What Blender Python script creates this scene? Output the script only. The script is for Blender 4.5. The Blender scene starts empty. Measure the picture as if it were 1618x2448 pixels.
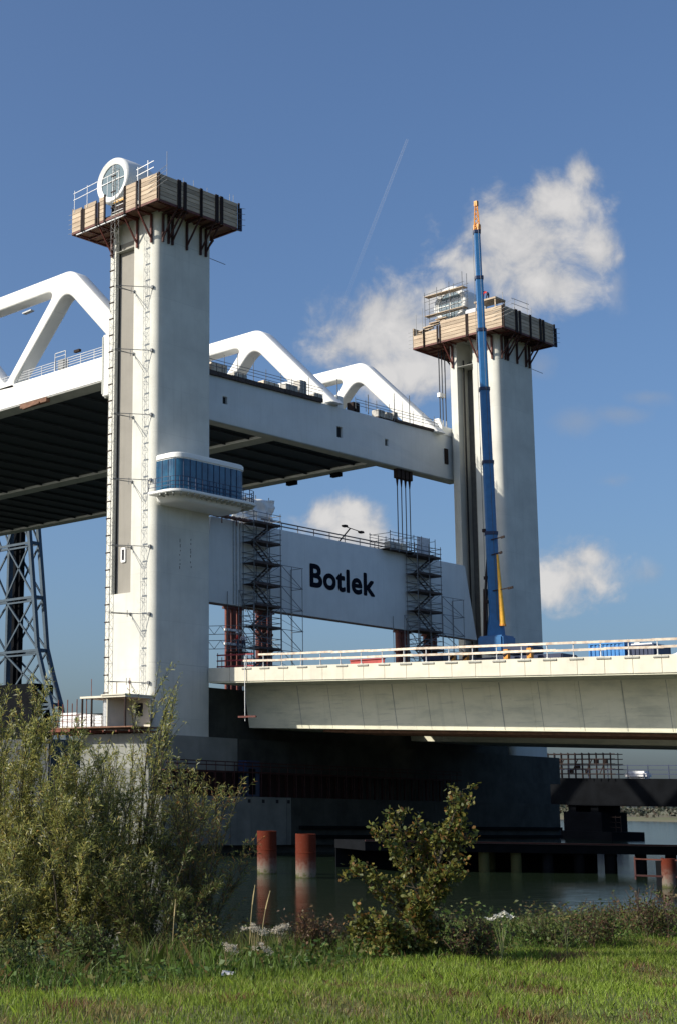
import bpy, bmesh, math, random
import numpy as np
from mathutils import Vector, Matrix
random.seed(7); rng = np.random.default_rng(11)
S = bpy.context.scene
COL = S.collection
# ------------------------------------------------------------------ camera (calibrated; world: x along the road, y across it, z=0 water)
YAW, PITCH, ROLL, F_PX = 2.44883654, 0.187751198, 0.0234348652, 3534.69
CAM = Vector((90.736, -88.175, 4.712))
def cam_axes():
    cy, sy, cp, sp = math.cos(YAW), math.sin(YAW), math.cos(PITCH), math.sin(PITCH)
    f = Vector((cy*cp, sy*cp, sp)); r = Vector((sy, -cy, 0)); u = r.cross(f)
    r2 = r*math.cos(ROLL)+u*math.sin(ROLL); u2 = -r*math.sin(ROLL)+u*math.cos(ROLL)
    return r2, u2, f
cr, cu, cf = cam_axes()
cd = bpy.data.cameras.new('camera'); co = bpy.data.objects.new('camera', cd); COL.objects.link(co)
co.matrix_world = Matrix(((cr.x, cu.x, -cf.x, CAM.x), (cr.y, cu.y, -cf.y, CAM.y), (cr.z, cu.z, -cf.z, CAM.z), (0, 0, 0, 1)))
cd.sensor_fit = 'VERTICAL'; cd.sensor_height = 24; cd.lens = 24*F_PX/2448
cd.shift_x = (809-100)/2448; cd.shift_y = 0          # the photograph is the right part of a wider frame
cd.clip_start = 0.1; cd.clip_end = 40000
S.camera = co
# ------------------------------------------------------------------ light
SUN = Vector((-0.55, -1.0, 0.72)).normalized()
SUN_EL = math.asin(SUN.z)
sl = bpy.data.lights.new('sun', 'SUN'); so = bpy.data.objects.new('sun', sl); COL.objects.link(so)
sl.energy = 4.9; sl.angle = math.radians(0.5); sl.color = (1.0, 0.93, 0.80)
so.rotation_euler = (-SUN).to_track_quat('-Z', 'Y').to_euler()
S.view_settings.view_transform = 'Standard'; S.view_settings.look = 'None'
S.view_settings.exposure = 0.18; S.view_settings.gamma = 1.0
SKY_STRENGTH = 0.127

class NT:
    """small helper to write node trees"""
    def __init__(s, tree): s.t = tree; s.n = tree.nodes; s.l = tree.links
    def put(s, node, i, v):
        if v is None: return
        if hasattr(v, 'is_output'): s.l.new(v, node.inputs[i])
        else: node.inputs[i].default_value = v
    def math(s, op, a, b=None, c=None, clamp=False):
        n = s.n.new('ShaderNodeMath'); n.operation = op; n.use_clamp = clamp
        s.put(n, 0, a); s.put(n, 1, b); s.put(n, 2, c); return n.outputs[0]
    def dot(s, a, b):
        n = s.n.new('ShaderNodeVectorMath'); n.operation = 'DOT_PRODUCT'; s.put(n, 0, a); s.put(n, 1, b); return n.outputs['Value']
    def noise(s, vec, scale, detail=4, rough=.55, dist=0.):
        n = s.n.new('ShaderNodeTexNoise'); s.put(n, 'Vector', vec)
        n.inputs['Scale'].default_value = scale; n.inputs['Detail'].default_value = detail
        n.inputs['Roughness'].default_value = rough; n.inputs['Distortion'].default_value = dist
        return n.outputs['Fac']
    def ramp(s, fac, stops):
        n = s.n.new('ShaderNodeValToRGB'); s.put(n, 0, fac); e = n.color_ramp.elements
        while len(e) < len(stops): e.new(.5)
        for q, (p, c) in zip(e, stops): q.position = p; q.color = (*c, 1) if len(c) == 3 else c
        return n.outputs[0]
    def mix(s, fac, a, b, mode='MIX'):
        n = s.n.new('ShaderNodeMix'); n.data_type = 'RGBA'; n.blend_type = mode
        s.put(n, 0, fac); s.put(n, 6, a); s.put(n, 7, b); return n.outputs[2]
    def maprange(s, v, a, b, c=0., d=1., smooth=True):
        n = s.n.new('ShaderNodeMapRange'); n.interpolation_type = 'SMOOTHSTEP' if smooth else 'LINEAR'
        s.put(n, 0, v); s.put(n, 1, a); s.put(n, 2, b); s.put(n, 3, c); s.put(n, 4, d); return n.outputs[0]

def build_world():
    w = bpy.data.worlds.new('World'); S.world = w; w.use_nodes = True
    T = NT(w.node_tree); T.n.clear()
    out = T.n.new('ShaderNodeOutputWorld')
    sky = T.n.new('ShaderNodeTexSky'); sky.sky_type = 'NISHITA'; sky.sun_disc = False
    sky.sun_elevation = SUN_EL; sky.sun_rotation = math.atan2(SUN.x, SUN.y)
    sky.altitude = 0; sky.air_density = 1.0; sky.dust_density = 3.0; sky.ozone_density = 6.5
    bg = T.n.new('ShaderNodeBackground'); T.put(bg, 0, sky.outputs[0]); bg.inputs[1].default_value = SKY_STRENGTH
    # cumulus: banks of cloud fixed in the sky by compass direction (gnomonic coordinates around one bearing)
    tc = T.n.new('ShaderNodeTexCoord'); d = tc.outputs['Generated']
    fz = T.math('MAXIMUM', T.dot(d, tuple(cf)), 0.05)
    u = T.math('DIVIDE', T.dot(d, tuple(cr)), fz); v = T.math('DIVIDE', T.dot(d, tuple(cu)), fz)
    cmb = T.n.new('ShaderNodeCombineXYZ'); T.put(cmb, 0, u); T.put(cmb, 1, v); uv = cmb.outputs[0]
    n1 = T.noise(uv, 26, 8, .60, .35); n2 = T.noise(uv, 60, 6, .6, .4); n3 = T.noise(uv, 9, 4, .5)
    blobs = CLOUDS
    def field(lst):
        m = None
        for (px, py, rx, ry) in lst:
            uc, vc, ru, rv = (px-100)/F_PX, (1224-py)/F_PX, rx/F_PX, ry/F_PX
            a = T.math('MULTIPLY', T.math('SUBTRACT', u, uc), 1/ru); b = T.math('MULTIPLY', T.math('SUBTRACT', v, vc), 1/rv)
            q = T.math('SUBTRACT', 1.0, T.math('SQRT', T.math('ADD', T.math('MULTIPLY', a, a), T.math('MULTIPLY', b, b))))
            m = q if m is None else T.math('SMOOTH_MAX', m, q, .25)
        return m
    m = field(CLOUDS)
    wsp = field(WISPS)
    warp = T.math('ADD', T.math('MULTIPLY', T.math('SUBTRACT', n1, .5), 1.9), T.math('MULTIPLY', T.math('SUBTRACT', n2, .5), .7))
    dens = T.math('ADD', m, warp)
    den = T.maprange(dens, -.08, .78)
    den2 = T.math('MULTIPLY', T.maprange(T.math('ADD', wsp, warp), 0., 1.2), .38)
    # bright cumulus added out of view towards the sun, to lighten the shaded viaduct web
    sd = T.dot(d, (-.40, -.90, .18)); el = T.n.new('ShaderNodeSeparateXYZ'); T.put(el, 0, d)
    cov = T.math('MULTIPLY', T.maprange(sd, .55, .85), T.math('MULTIPLY', T.maprange(el.outputs[2], .04, .12), T.maprange(el.outputs[2], .62, .45)))
    den3 = T.math('MULTIPLY', cov, T.maprange(T.noise(d, 5, 6, .6, .3), .42, .58))
    alpha = T.math('MULTIPLY', T.math('MAXIMUM', T.math('MAXIMUM', den, den2), den3), .93)
    # thick parts are bright towards the sun side (left/top), greyer below
    lit = T.math('ADD', T.math('MULTIPLY', n1, .9), T.math('MULTIPLY', n3, .6))
    colr = T.ramp(T.math('ADD', T.math('MULTIPLY', lit, .55), T.math('MULTIPLY', dens, .30)), [(.25, (.33, .36, .41)), (.50, (.50, .50, .51)), (.76, (.70, .68, .66))])
    bc = T.n.new('ShaderNodeBackground'); T.put(bc, 0, colr); bc.inputs[1].default_value = .92
    mx = T.n.new('ShaderNodeMixShader'); T.put(mx, 0, alpha); T.l.new(bg.outputs[0], mx.inputs[1]); T.l.new(bc.outputs[0], mx.inputs[2])
    T.l.new(mx.outputs[0], out.inputs[0])
CLOUDS = [(1262, 590, 215, 155), (1330, 490, 120, 100), (1392, 415, 52, 58), (1430, 600, 75, 100), (1140, 640, 130, 70), (1300, 680, 165, 80), (1180, 560, 110, 90),
          (955, 770, 190, 132), (850, 815, 130, 92), (985, 880, 150, 98), (920, 905, 105, 70), (1040, 720, 100, 80), (900, 740, 115, 80), (1010, 800, 130, 100), (900, 830, 130, 90),
          (815, 1265, 135, 84), (780, 1240, 75, 58), (880, 1275, 75, 64), (835, 1225, 70, 40),
          (1375, 1372, 125, 90), (1410, 1335, 75, 60), (1310, 1400, 75, 70)]
WISPS = [(1470, 680, 45, 80), (1420, 540, 70, 60), (1380, 1005, 75, 45), (1550, 950, 80, 30), (1290, 875, 50, 45), (1545, 1370, 60, 40), (1180, 880, 70, 60), (1460, 1150, 60, 25), (1480, 990, 90, 28)]
build_world()

# ------------------------------------------------------------------ materials
MATS = {}
def mat(name, col, rough=.7, metal=0., var=.12, scale=2., bump=0., bscale=30., col2=None, spec=.5, stretch=None, streak=0.):
    if name in MATS: return MATS[name]
    m = bpy.data.materials.new(name); m.use_nodes = True; T = NT(m.node_tree); b = T.n['Principled BSDF']
    tc = T.n.new('ShaderNodeTexCoord'); vec = tc.outputs['Object']
    if stretch:
        mp = T.n.new('ShaderNodeMapping'); T.put(mp, 0, vec); mp.inputs['Scale'].default_value = stretch; vec2 = mp.outputs[0]
    else: vec2 = vec
    c2 = col2 or tuple(max(0, x*(1-var*2)) for x in col); c1 = tuple(min(1, x*(1+var*.5)) for x in col)
    nz = T.noise(vec2, scale, 6, .6)
    c = T.ramp(nz, [(.32, c2), (.62, c1)])
    if streak:
        mp = T.n.new('ShaderNodeMapping'); T.put(mp, 0, vec); mp.inputs['Scale'].default_value = (1.3, 1.3, .06)
        st = T.maprange(T.noise(mp.outputs[0], 1.6, 5, .62), .5, .74)
        c = T.mix(T.math('MULTIPLY', st, streak), c, (*(x*.55 for x in col), 1))
    T.put(b, 'Base Color', c)
    b.inputs['Roughness'].default_value = rough; b.inputs['Metallic'].default_value = metal
    b.inputs['Specular IOR Level'].default_value = spec
    if bump:
        bp = T.n.new('ShaderNodeBump'); bp.inputs['Strength'].default_value = bump; bp.inputs['Distance'].default_value = .02
        T.put(bp, 'Height', T.noise(vec, bscale, 5, .6)); T.put(b, 'Normal', bp.outputs[0])
    MATS[name] = m; return m
M = dict(
 tower=lambda: mat('tower_concrete', (.67, .665, .60), .75, var=.07, scale=.30, bump=.15, bscale=6, streak=.20),
 span=lambda: mat('white_bridge_paint', (.82, .82, .79), .42, var=.03, scale=.3, streak=.06),
 endg=lambda: mat('off_white_girder_paint', (.66, .68, .67), .5, var=.04, scale=.4, streak=.12),
 flange=lambda: mat('flange_paint', (.42, .43, .39), .6, var=.08, scale=.6),
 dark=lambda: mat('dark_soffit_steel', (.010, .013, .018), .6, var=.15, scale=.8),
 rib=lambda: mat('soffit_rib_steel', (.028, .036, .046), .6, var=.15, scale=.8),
 slot=lambda: mat('grey_counterweight', (.27, .255, .225), .8, var=.05, scale=.5, streak=.2),
 hole=lambda: mat('black_opening', (.012, .013, .016), .8),
 web=lambda: m_web(), webx=lambda: mat('viaduct_concrete_plain', (.62, .62, .53), .85, var=.10, scale=.35, bump=.25, bscale=5, col2=(.47, .49, .44), streak=.4),
 par=lambda: mat('parapet_concrete', (.66, .62, .51), .8, var=.06, scale=.7, bump=.1, bscale=8, streak=.18),
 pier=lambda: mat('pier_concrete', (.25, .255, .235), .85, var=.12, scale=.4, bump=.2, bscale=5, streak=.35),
 pier_shade=lambda: mat('shaded_pier_concrete', (.065, .067, .060), .85, var=.2, scale=.5, bump=.2, bscale=5, streak=.4, spec=.2),  # darker copy of the pier concrete, carrying the shade under the deck
 road=lambda: mat('asphalt', (.055, .055, .055), .9, bump=.3, bscale=60),
 redwalk=lambda: mat('dark_red_oxide', (.055, .014, .012), .8, var=.2, scale=3),
 red=lambda: mat('red_oxide_steel', (.125, .030, .022), .65, var=.2, scale=3),
 rust=lambda: mat('rusty_steel', (.17, .052, .03), .85, var=.25, scale=2.5, col2=(.09, .028, .018), streak=.3),
 orange=lambda: mat('orange_red_steel', (.20, .048, .032), .6, var=.2, scale=3),
 timber=lambda: mat('timber_panel', (.50, .40, .29), .8, var=.13, scale=1.2, col2=(.36, .27, .19), stretch=(.5, .5, 5)),
 ply=lambda: mat('dark_plywood', (.20, .10, .06), .8, var=.2, scale=2),
 scaf=lambda: mat('scaffold_steel', (.17, .18, .19), .5, metal=.3, var=.2, scale=6),
 board=lambda: mat('scaffold_board', (.075, .055, .05), .85, var=.3, scale=4),
 soldier=lambda: mat('black_steel_channel', (.030, .019, .017), .7, spec=.15),
 galv=lambda: mat('galvanised_steel', (.46, .47, .48), .45, metal=.5, var=.12, scale=5),
 wood=lambda: mat('pale_rail_timber', (.70, .62, .51), .75, var=.14, scale=2.5, col2=(.50, .38, .28)),
 cranebl=lambda: mat('blue_crane_paint', (.025, .135, .33), .35, var=.08, scale=2),
 navy=lambda: mat('dark_blue_paint', (.012, .025, .075), .45, var=.1, scale=2),
 craneor=lambda: mat('orange_crane_paint', (.75, .30, .035), .45, var=.12, scale=3),
 yellow=lambda: mat('yellow_paint', (.80, .42, .03), .4, var=.1, scale=3),
 contbl=lambda: mat('blue_container_paint', (.03, .20, .50), .45, var=.1, scale=2),
 black=lambda: mat('black_rubber', (.02, .02, .022), .7),
 white=lambda: mat('white_paint', (.8, .8, .8), .4, var=.04),
 sheet=lambda: mat('white_sheeting', (.66, .66, .68), .6, var=.15, scale=2.5, bump=.8, bscale=3),
 letter=lambda: mat('navy_lettering', (.008, .011, .020), .9, spec=.05),
 ropes=lambda: mat('steel_rope', (.07, .075, .085), .5, metal=.4),
 oldst=lambda: mat('blue_grey_bridge_paint', (.038, .068, .098), .6, var=.15, scale=.5),
 olddk=lambda: mat('dark_old_steel_and_shade', (.007, .008, .010), .95, var=.2, scale=.5, spec=.08),
 crate=lambda: mat('pale_crate', (.48, .46, .42), .8, var=.15, scale=2),
 skin=lambda: mat('skin', (.45, .27, .20), .6, var=.03),
 hivis=lambda: mat('red_jacket', (.80, .035, .015), .7, var=.08, scale=8),
 jeans=lambda: mat('dark_blue_trousers', (.03, .045, .09), .8, var=.1, scale=8),
 pale=lambda: mat('pale_jacket', (.72, .62, .62), .8, var=.1, scale=8),
)
def m_(k):
    new = {'timber': 'timber_panel', 'board': 'scaffold_board', 'wood': 'pale_rail_timber', 'par': 'parapet_concrete', 'crate': 'pale_crate'}.get(k); fresh = new is not None and new not in MATS
    m = M[k]()
    if fresh: vary_islands(m, {'par': .10}.get(k, .26))
    if k in ('tower', 'span', 'endg') and not m.get('seams'):
        m['seams'] = 1; T = NT(m.node_tree); b = T.n['Principled BSDF']; src = b.inputs['Base Color'].links[0].from_socket
        tc = T.n.new('ShaderNodeNewGeometry'); sp = T.n.new('ShaderNodeSeparateXYZ'); T.put(sp, 0, tc.outputs['Position'])
        ax, per, wd, dk = {'tower': (2, 4.15, .010, .13), 'span': (0, 6.1, .006, .22), 'endg': (1, 5.3, .007, .16)}[k]
        fr = T.math('FRACT', T.math('DIVIDE', T.math('ADD', sp.outputs[ax], 300.0), per)); ln = T.math('MULTIPLY', T.math('LESS_THAN', fr, wd), dk)
        if k == 'tower':    # each lift poured slightly different
            fl = T.math('FLOOR', T.math('DIVIDE', T.math('ADD', sp.outputs[2], 300.0), per)); wn = T.n.new('ShaderNodeTexWhiteNoise'); wn.noise_dimensions = '1D'; T.put(wn, 'W', fl)
            ln = T.math('ADD', ln, T.math('MULTIPLY', wn.outputs['Value'], .07))
        T.put(b, 'Base Color', T.mix(ln, src, (.20, .20, .18, 1)))
    return m
def m_web():
    if 'web' in MATS: return MATS['web']
    m = bpy.data.materials.new('viaduct_concrete'); m.use_nodes = True; T = NT(m.node_tree); b = T.n['Principled BSDF']
    tc = T.n.new('ShaderNodeTexCoord'); v = tc.outputs['Object']
    def mp(sc): n = T.n.new('ShaderNodeMapping'); T.put(n, 0, v); n.inputs['Scale'].default_value = sc; return n.outputs[0]
    c = T.ramp(T.noise(mp((.25, .25, .7)), 1.2, 6, .62), [(.30, (.60, .60, .48)), (.50, (.78, .76, .60)), (.68, (.85, .82, .66))])
    st = T.maprange(T.noise(mp((.22, .2, 2.6)), 1.4, 5, .6), .55, .70); c = T.mix(T.math('MULTIPLY', st, .40), c, (.46, .46, .38, 1))
    dr = T.maprange(T.noise(mp((1.6, .3, .10)), 1.1, 5, .6), .56, .72); c = T.mix(T.math('MULTIPLY', dr, .30), c, (.50, .50, .40, 1))
    sp = T.maprange(T.noise(v, 5, 4, .6), .66, .74); c = T.mix(T.math('MULTIPLY', sp, .35), c, (.34, .34, .30, 1))
    T.put(b, 'Base Color', c); b.inputs['Roughness'].default_value = .85
    bp = T.n.new('ShaderNodeBump'); bp.inputs['Strength'].default_value = .25; bp.inputs['Distance'].default_value = .02; T.put(bp, 'Height', T.noise(v, 5, 5, .6)); T.put(b, 'Normal', bp.outputs[0])
    MATS['web'] = m; return m
def vary_islands(m, amt):
    T = NT(m.node_tree); b = T.n['Principled BSDF']; src = b.inputs['Base Color'].links[0].from_socket
    g = T.n.new('ShaderNodeNewGeometry'); hs = T.n.new('ShaderNodeHueSaturation'); T.put(hs, 'Color', src); T.put(hs, 'Value', T.maprange(g.outputs['Random Per Island'], 0, 1, 1-amt, 1+amt*.6, False)); T.put(b, 'Base Color', hs.outputs[0]); return m
def m_glass():
    if 'glass' in MATS: return MATS['glass']
    m = bpy.data.materials.new('blue_glass'); m.use_nodes = True; T = NT(m.node_tree); b = T.n['Principled BSDF']
    tc = T.n.new('ShaderNodeTexCoord')
    T.put(b, 'Base Color', T.ramp(T.noise(tc.outputs['Object'], .9, 3), [(.35, (.010, .055, .12)), (.65, (.022, .11, .20))]))
    b.inputs['Roughness'].default_value = .06; b.inputs['Roughness'].default_value = .025; b.inputs['Specular IOR Level'].default_value = .6; b.inputs['IOR'].default_value = 1.5
    MATS['glass'] = m; return m
def m_clear():
    if 'clear' in MATS: return MATS['clear']
    m = bpy.data.materials.new('pale_glass'); m.use_nodes = True; b = m.node_tree.nodes['Principled BSDF']
    b.inputs['Base Color'].default_value = (.16, .22, .25, 1); b.inputs['Roughness'].default_value = .05; b.inputs['IOR'].default_value = 1.7
    MATS['clear'] = m; return m

# ------------------------------------------------------------------ mesh helpers
class MB:
    def __init__(s): s.v = []; s.f = []
    def add(s, vs, fs):
        o = len(s.v); s.v += [tuple(p) for p in vs]; s.f += [tuple(i+o for i in f) for f in fs]; return s
    def box(s, a, b):
        x0, x1 = sorted((a[0], b[0])); y0, y1 = sorted((a[1], b[1])); z0, z1 = sorted((a[2], b[2]))
        return s.add([(x0, y0, z0), (x1, y0, z0), (x1, y1, z0), (x0, y1, z0), (x0, y0, z1), (x1, y0, z1), (x1, y1, z1), (x0, y1, z1)],
              [(0, 3, 2, 1), (4, 5, 6, 7), (0, 1, 5, 4), (1, 2, 6, 5), (2, 3, 7, 6), (3, 0, 4, 7)])
    def tube(s, p, q, r, n=6, r2=None):
        p = Vector(p); q = Vector(q); d = (q-p)
        if d.length < 1e-6: return s
        d.normalize(); a = d.orthogonal().normalized(); b = d.cross(a); r2 = r if r2 is None else r2
        vs = []
        for c, rr in ((p, r), (q, r2)):
            for i in range(n):
                t = 2*math.pi*i/n; vs.append(c+a*math.cos(t)*rr+b*math.sin(t)*rr)
        fs = [(i, (i+1) % n, n+(i+1) % n, n+i) for i in range(n)]+[tuple(range(n))[::-1], tuple(range(n, 2*n))]
        return s.add(vs, fs)
    def bar(s, p, q, w, h, up=(0, 0, 1)):
        p = Vector(p); q = Vector(q); d = (q-p).normalized(); up = Vector(up)
        a = d.cross(up)
        if a.length < 1e-4: a = d.cross(Vector((1, 0, 0)))
        a.normalize(); b = a.cross(d)
        vs = [c+a*sx*w/2+b*sz*h/2 for c in (p, q) for sx, sz in ((-1, -1), (1, -1), (1, 1), (-1, 1))]
        return s.add(vs, [(0, 1, 2, 3)[::-1], (4, 5, 6, 7), (0, 1, 5, 4), (1, 2, 6, 5), (2, 3, 7, 6), (3, 0, 4, 7)])
    def prism(s, poly, a, b, axis=2):
        def P(u, v, w): return (u, v, w) if axis == 2 else ((u, w, v) if axis == 1 else (w, u, v))
        n = len(poly)
        vs = [P(*p, a) for p in poly]+[P(*p, b) for p in poly]
        return s.add(vs, [tuple(range(n))[::-1], tuple(range(n, 2*n))]+[(i, (i+1) % n, n+(i+1) % n, n+i) for i in range(n)])
    def loft(s, rings, caps=True, closed=True):
        n = len(rings[0]); vs = [p for r in rings for p in r]; fs = []
        for k in range(len(rings)-1):
            for i in range(n if closed else n-1):
                j = (i+1) % n; fs.append((k*n+i, k*n+j, (k+1)*n+j, (k+1)*n+i))
        if caps and closed: fs += [tuple(range(n))[::-1], tuple(range((len(rings)-1)*n, len(rings)*n))]
        return s.add(vs, fs)
    def build(s, name, material, parent=None, smooth=None, bevel=0):
        off = world_off(parent)
        me = bpy.data.meshes.new(name); me.from_pydata([(x-off[0], y-off[1], z-off[2]) for x, y, z in s.v], [], s.f)
        return finish(me, name, material, parent, smooth, bevel)
def world_off(o):
    t = Vector((0, 0, 0))
    while o is not None: t += o.location; o = o.parent
    return t
def finish(me, name, material, parent, smooth=None, bevel=0):
    bm = bmesh.new(); bm.from_mesh(me)
    if bevel: bmesh.ops.remove_doubles(bm, verts=bm.verts, dist=1e-5)
    bmesh.ops.recalc_face_normals(bm, faces=bm.faces)
    if bevel:
        es = [e for e in bm.edges if len(e.link_faces) == 2 and e.calc_face_angle(0) > .6]
        bmesh.ops.bevel(bm, geom=es, offset=bevel, segments=2, affect='EDGES', clamp_overlap=True)
    bm.to_mesh(me); bm.free()
    me.materials.append(material)
    if smooth:
        me.shade_smooth(); me.set_sharp_from_angle(angle=math.radians(smooth))
    o = bpy.data.objects.new(name, me); COL.objects.link(o)
    if parent is not None: o.parent = parent
    return o
def tag(o, label=None, cat=None, group=None, kind=None):
    if label: o['label'] = label
    if cat: o['category'] = cat
    if group: o['group'] = group
    if kind: o['kind'] = kind
    return o
def thing(name, loc, label, cat, group=None):
    o = bpy.data.objects.new(name, None); o.empty_display_size = .3; COL.objects.link(o); o.location = loc
    return tag(o, label, cat, group)
def struct(name, o): o['kind'] = 'structure'; return o
def fillet(poly, rad, seg=6):
    out = []; n = len(poly)
    for i in range(n):
        p = Vector(poly[i]); a = Vector(poly[i-1]); b = Vector(poly[(i+1) % n]); r = rad[i] if isinstance(rad, (list, tuple)) else rad
        if r <= 0: out.append(tuple(p)); continue
        d1 = (a-p).normalized(); d2 = (b-p).normalized(); ang = d1.angle(d2)
        t = min(r/math.tan(ang/2), (a-p).length*.49, (b-p).length*.49)
        p1 = p+d1*t; p2 = p+d2*t
        for k in range(seg+1):
            q = k/seg; out.append(tuple(p1*(1-q)**2+p*2*q*(1-q)+p2*q*q))
    return out
def holed(name, outer, holes, axis, a, b, material, parent, bevel=.0, smooth=40):
    """flat outline with holes, extruded from a to b along axis (0: outline is (y,z); 1: outline is (x,z))"""
    cu_ = bpy.data.curves.new(name, 'CURVE'); cu_.dimensions = '2D'; cu_.fill_mode = 'BOTH'; cu_.extrude = abs(b-a)/2-bevel; cu_.bevel_depth = bevel; cu_.bevel_resolution = 2
    cu_.offset = -bevel
    for pl in [outer]+holes:
        sp = cu_.splines.new('POLY'); sp.points.add(len(pl)-1); sp.use_cyclic_u = True
        for q, p in zip(sp.points, pl): q.co = (p[0], p[1], 0, 1)
    ob = bpy.data.objects.new(name, cu_); COL.objects.link(ob)
    dg = bpy.context.evaluated_depsgraph_get(); me = bpy.data.meshes.new_from_object(ob.evaluated_get(dg))
    bpy.data.objects.remove(ob); bpy.data.curves.remove(cu_)
    off = world_off(parent); mid = (a+b)/2
    for v in me.vertices:
        u, w, t = v.co
        v.co = (Vector((mid+t, u, w)) if axis == 0 else Vector((u, mid+t, w)))-off
    me.materials.clear()
    bm = bmesh.new(); bm.from_mesh(me); bmesh.ops.remove_doubles(bm, verts=bm.verts, dist=1e-4); bm.to_mesh(me); bm.free()
    return finish(me, name, material, parent, smooth)
def npmesh(name, verts, faces, material, cols=None, parent=None, smooth=False):
    verts = np.asarray(verts, np.float32); faces = np.asarray(faces, np.int32); k = faces.shape[1]
    if parent is not None: verts = verts-np.array(world_off(parent), np.float32)
    me = bpy.data.meshes.new(name); me.vertices.add(len(verts)); me.vertices.foreach_set('co', verts.ravel())
    me.loops.add(faces.size); me.loops.foreach_set('vertex_index', faces.ravel())
    me.polygons.add(len(faces)); me.polygons.foreach_set('loop_start', np.arange(0, faces.size, k, dtype=np.int32))
    me.update(calc_edges=True)
    if cols is not None:
        at = me.color_attributes.new('tint', 'FLOAT_COLOR', 'POINT')
        at.data.foreach_set('color', np.concatenate([cols, np.ones((len(cols), 1))], 1).astype(np.float32).ravel())
    if smooth: me.shade_smooth()
    me.materials.append(material)
    o = bpy.data.objects.new(name, me); COL.objects.link(o)
    if parent is not None: o.parent = parent
    return o
def lerp(a, b, t): return a+(b-a)*t

# ------------------------------------------------------------------ bridge towers
TX = 6.8; TY = 6.8; D2 = 53.4
def tower_outline(y0, slot=None, dep=.55):
    """footprint; slot = (xl, xr) cut into the face that looks at -y"""
    r = 1.0
    p = [(-TX, y0), (0, y0), (0, y0+TY), (-TX, y0+TY)]
    q = fillet(p, [1.05, .95, .2, .5], 8)
    if slot:
        # insert the slot between the left and right corner of the -y side
        k = 9
        q = q[:k]+[(slot[0], y0), (slot[0], y0+dep), (slot[1], y0+dep), (slot[1], y0)]+q[k:]
    return q
def make_tower(y0, slot, dep, z_slot, label, top):
    t = thing('lift_tower', (0, y0, 9.8), label, 'bridge tower', 'white lift bridge towers')
    if z_slot > 10:
        MB().prism(tower_outline(y0), 9.8, z_slot).build('lower_shaft', m_('tower'), t, smooth=30)
        MB().prism(tower_outline(y0, slot, dep), z_slot, 58.4).build('shaft', m_('tower'), t, smooth=30)
    else:
        MB().prism(tower_outline(y0, slot, dep), 9.8, 58.4).build('shaft', m_('tower'), t, smooth=30)
    # construction joint under the head and above the foot: shallow proud bands are avoided, a dark recess line is drawn by a thin seal
    for z in ((54.1,) if y0 else (54.1, 15.9)):
        o = tower_outline(y0)
        MB().prism([(-TX/2+(x+TX/2)*1.0006, y0+TY/2+(y-y0-TY/2)*1.0006) for x, y in o] if slot is None else [(x*1.0+(.003 if x > -1 else (-.003 if x < -TX+1 else 0)), y+(.003 if y > y0+TY-1 else 0) if y > y0+.01 else y+.004) for x, y in o], z, z+.035).build('joint_seal', m_('flange'), t)
    return t
SLOT1 = (-5.52, -3.06)
T1 = make_tower(0, SLOT1, .56, 22.15, 'near white lift tower with grey vertical slot, beside the willow', 0)
MB().box((SLOT1[0]+.03, .52, 22.16), (SLOT1[1]-.03, .555, 55)).build('counterweight_panel', m_('slot'), T1)
MB().box((SLOT1[0]+.02, .40, 22.2), (SLOT1[0]+.10, .52, 55)).build('guide_rail', m_('black'), T1)
w = holed('window', fillet([(-4.80, 25.0), (-4.22, 25.0), (-4.22, 26.35), (-4.80, 26.35)], .15), [[(-4.66, 25.2), (-4.34, 25.2), (-4.34, 26.15), (-4.66, 26.15)]], 1, .40, .516, m_('white'), T1)
MB().box((-4.66, .46, 25.2), (-4.34, .51, 26.15)).build('pane', m_('hole'), w)
SLOT2 = (-5.5, -3.36)
T2 = make_tower(D2, SLOT2, 2.7, 9, 'far white lift tower with open dark slot, behind the crane boom', 1)
for x in (-3.62, -3.9, -5.2):
    MB().box((x, D2+.7, 10), (x+.10, D2+.9, 55)).build('guide_rail', m_('flange') if x > -5 else m_('black'), T2)
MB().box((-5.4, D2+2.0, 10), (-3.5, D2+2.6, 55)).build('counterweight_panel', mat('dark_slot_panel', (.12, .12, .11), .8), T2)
# dark stains under the control cabin
for (y, z0, z1) in ((3.0, 24.3, 27.0), (4.35, 24.6, 27.3)):
    b = MB()
    for i in range(7):
        zz = lerp(z0, z1, i/7)+random.uniform(-.1, .1); yy = y+random.uniform(-.06, .06)
        b.box((-.005, yy, zz), (.004, yy+.09, zz+random.uniform(.1, .32)))
    b.build('anchor_plate', mat('stain_brown', (.16, .15, .13), .9), T1)

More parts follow.
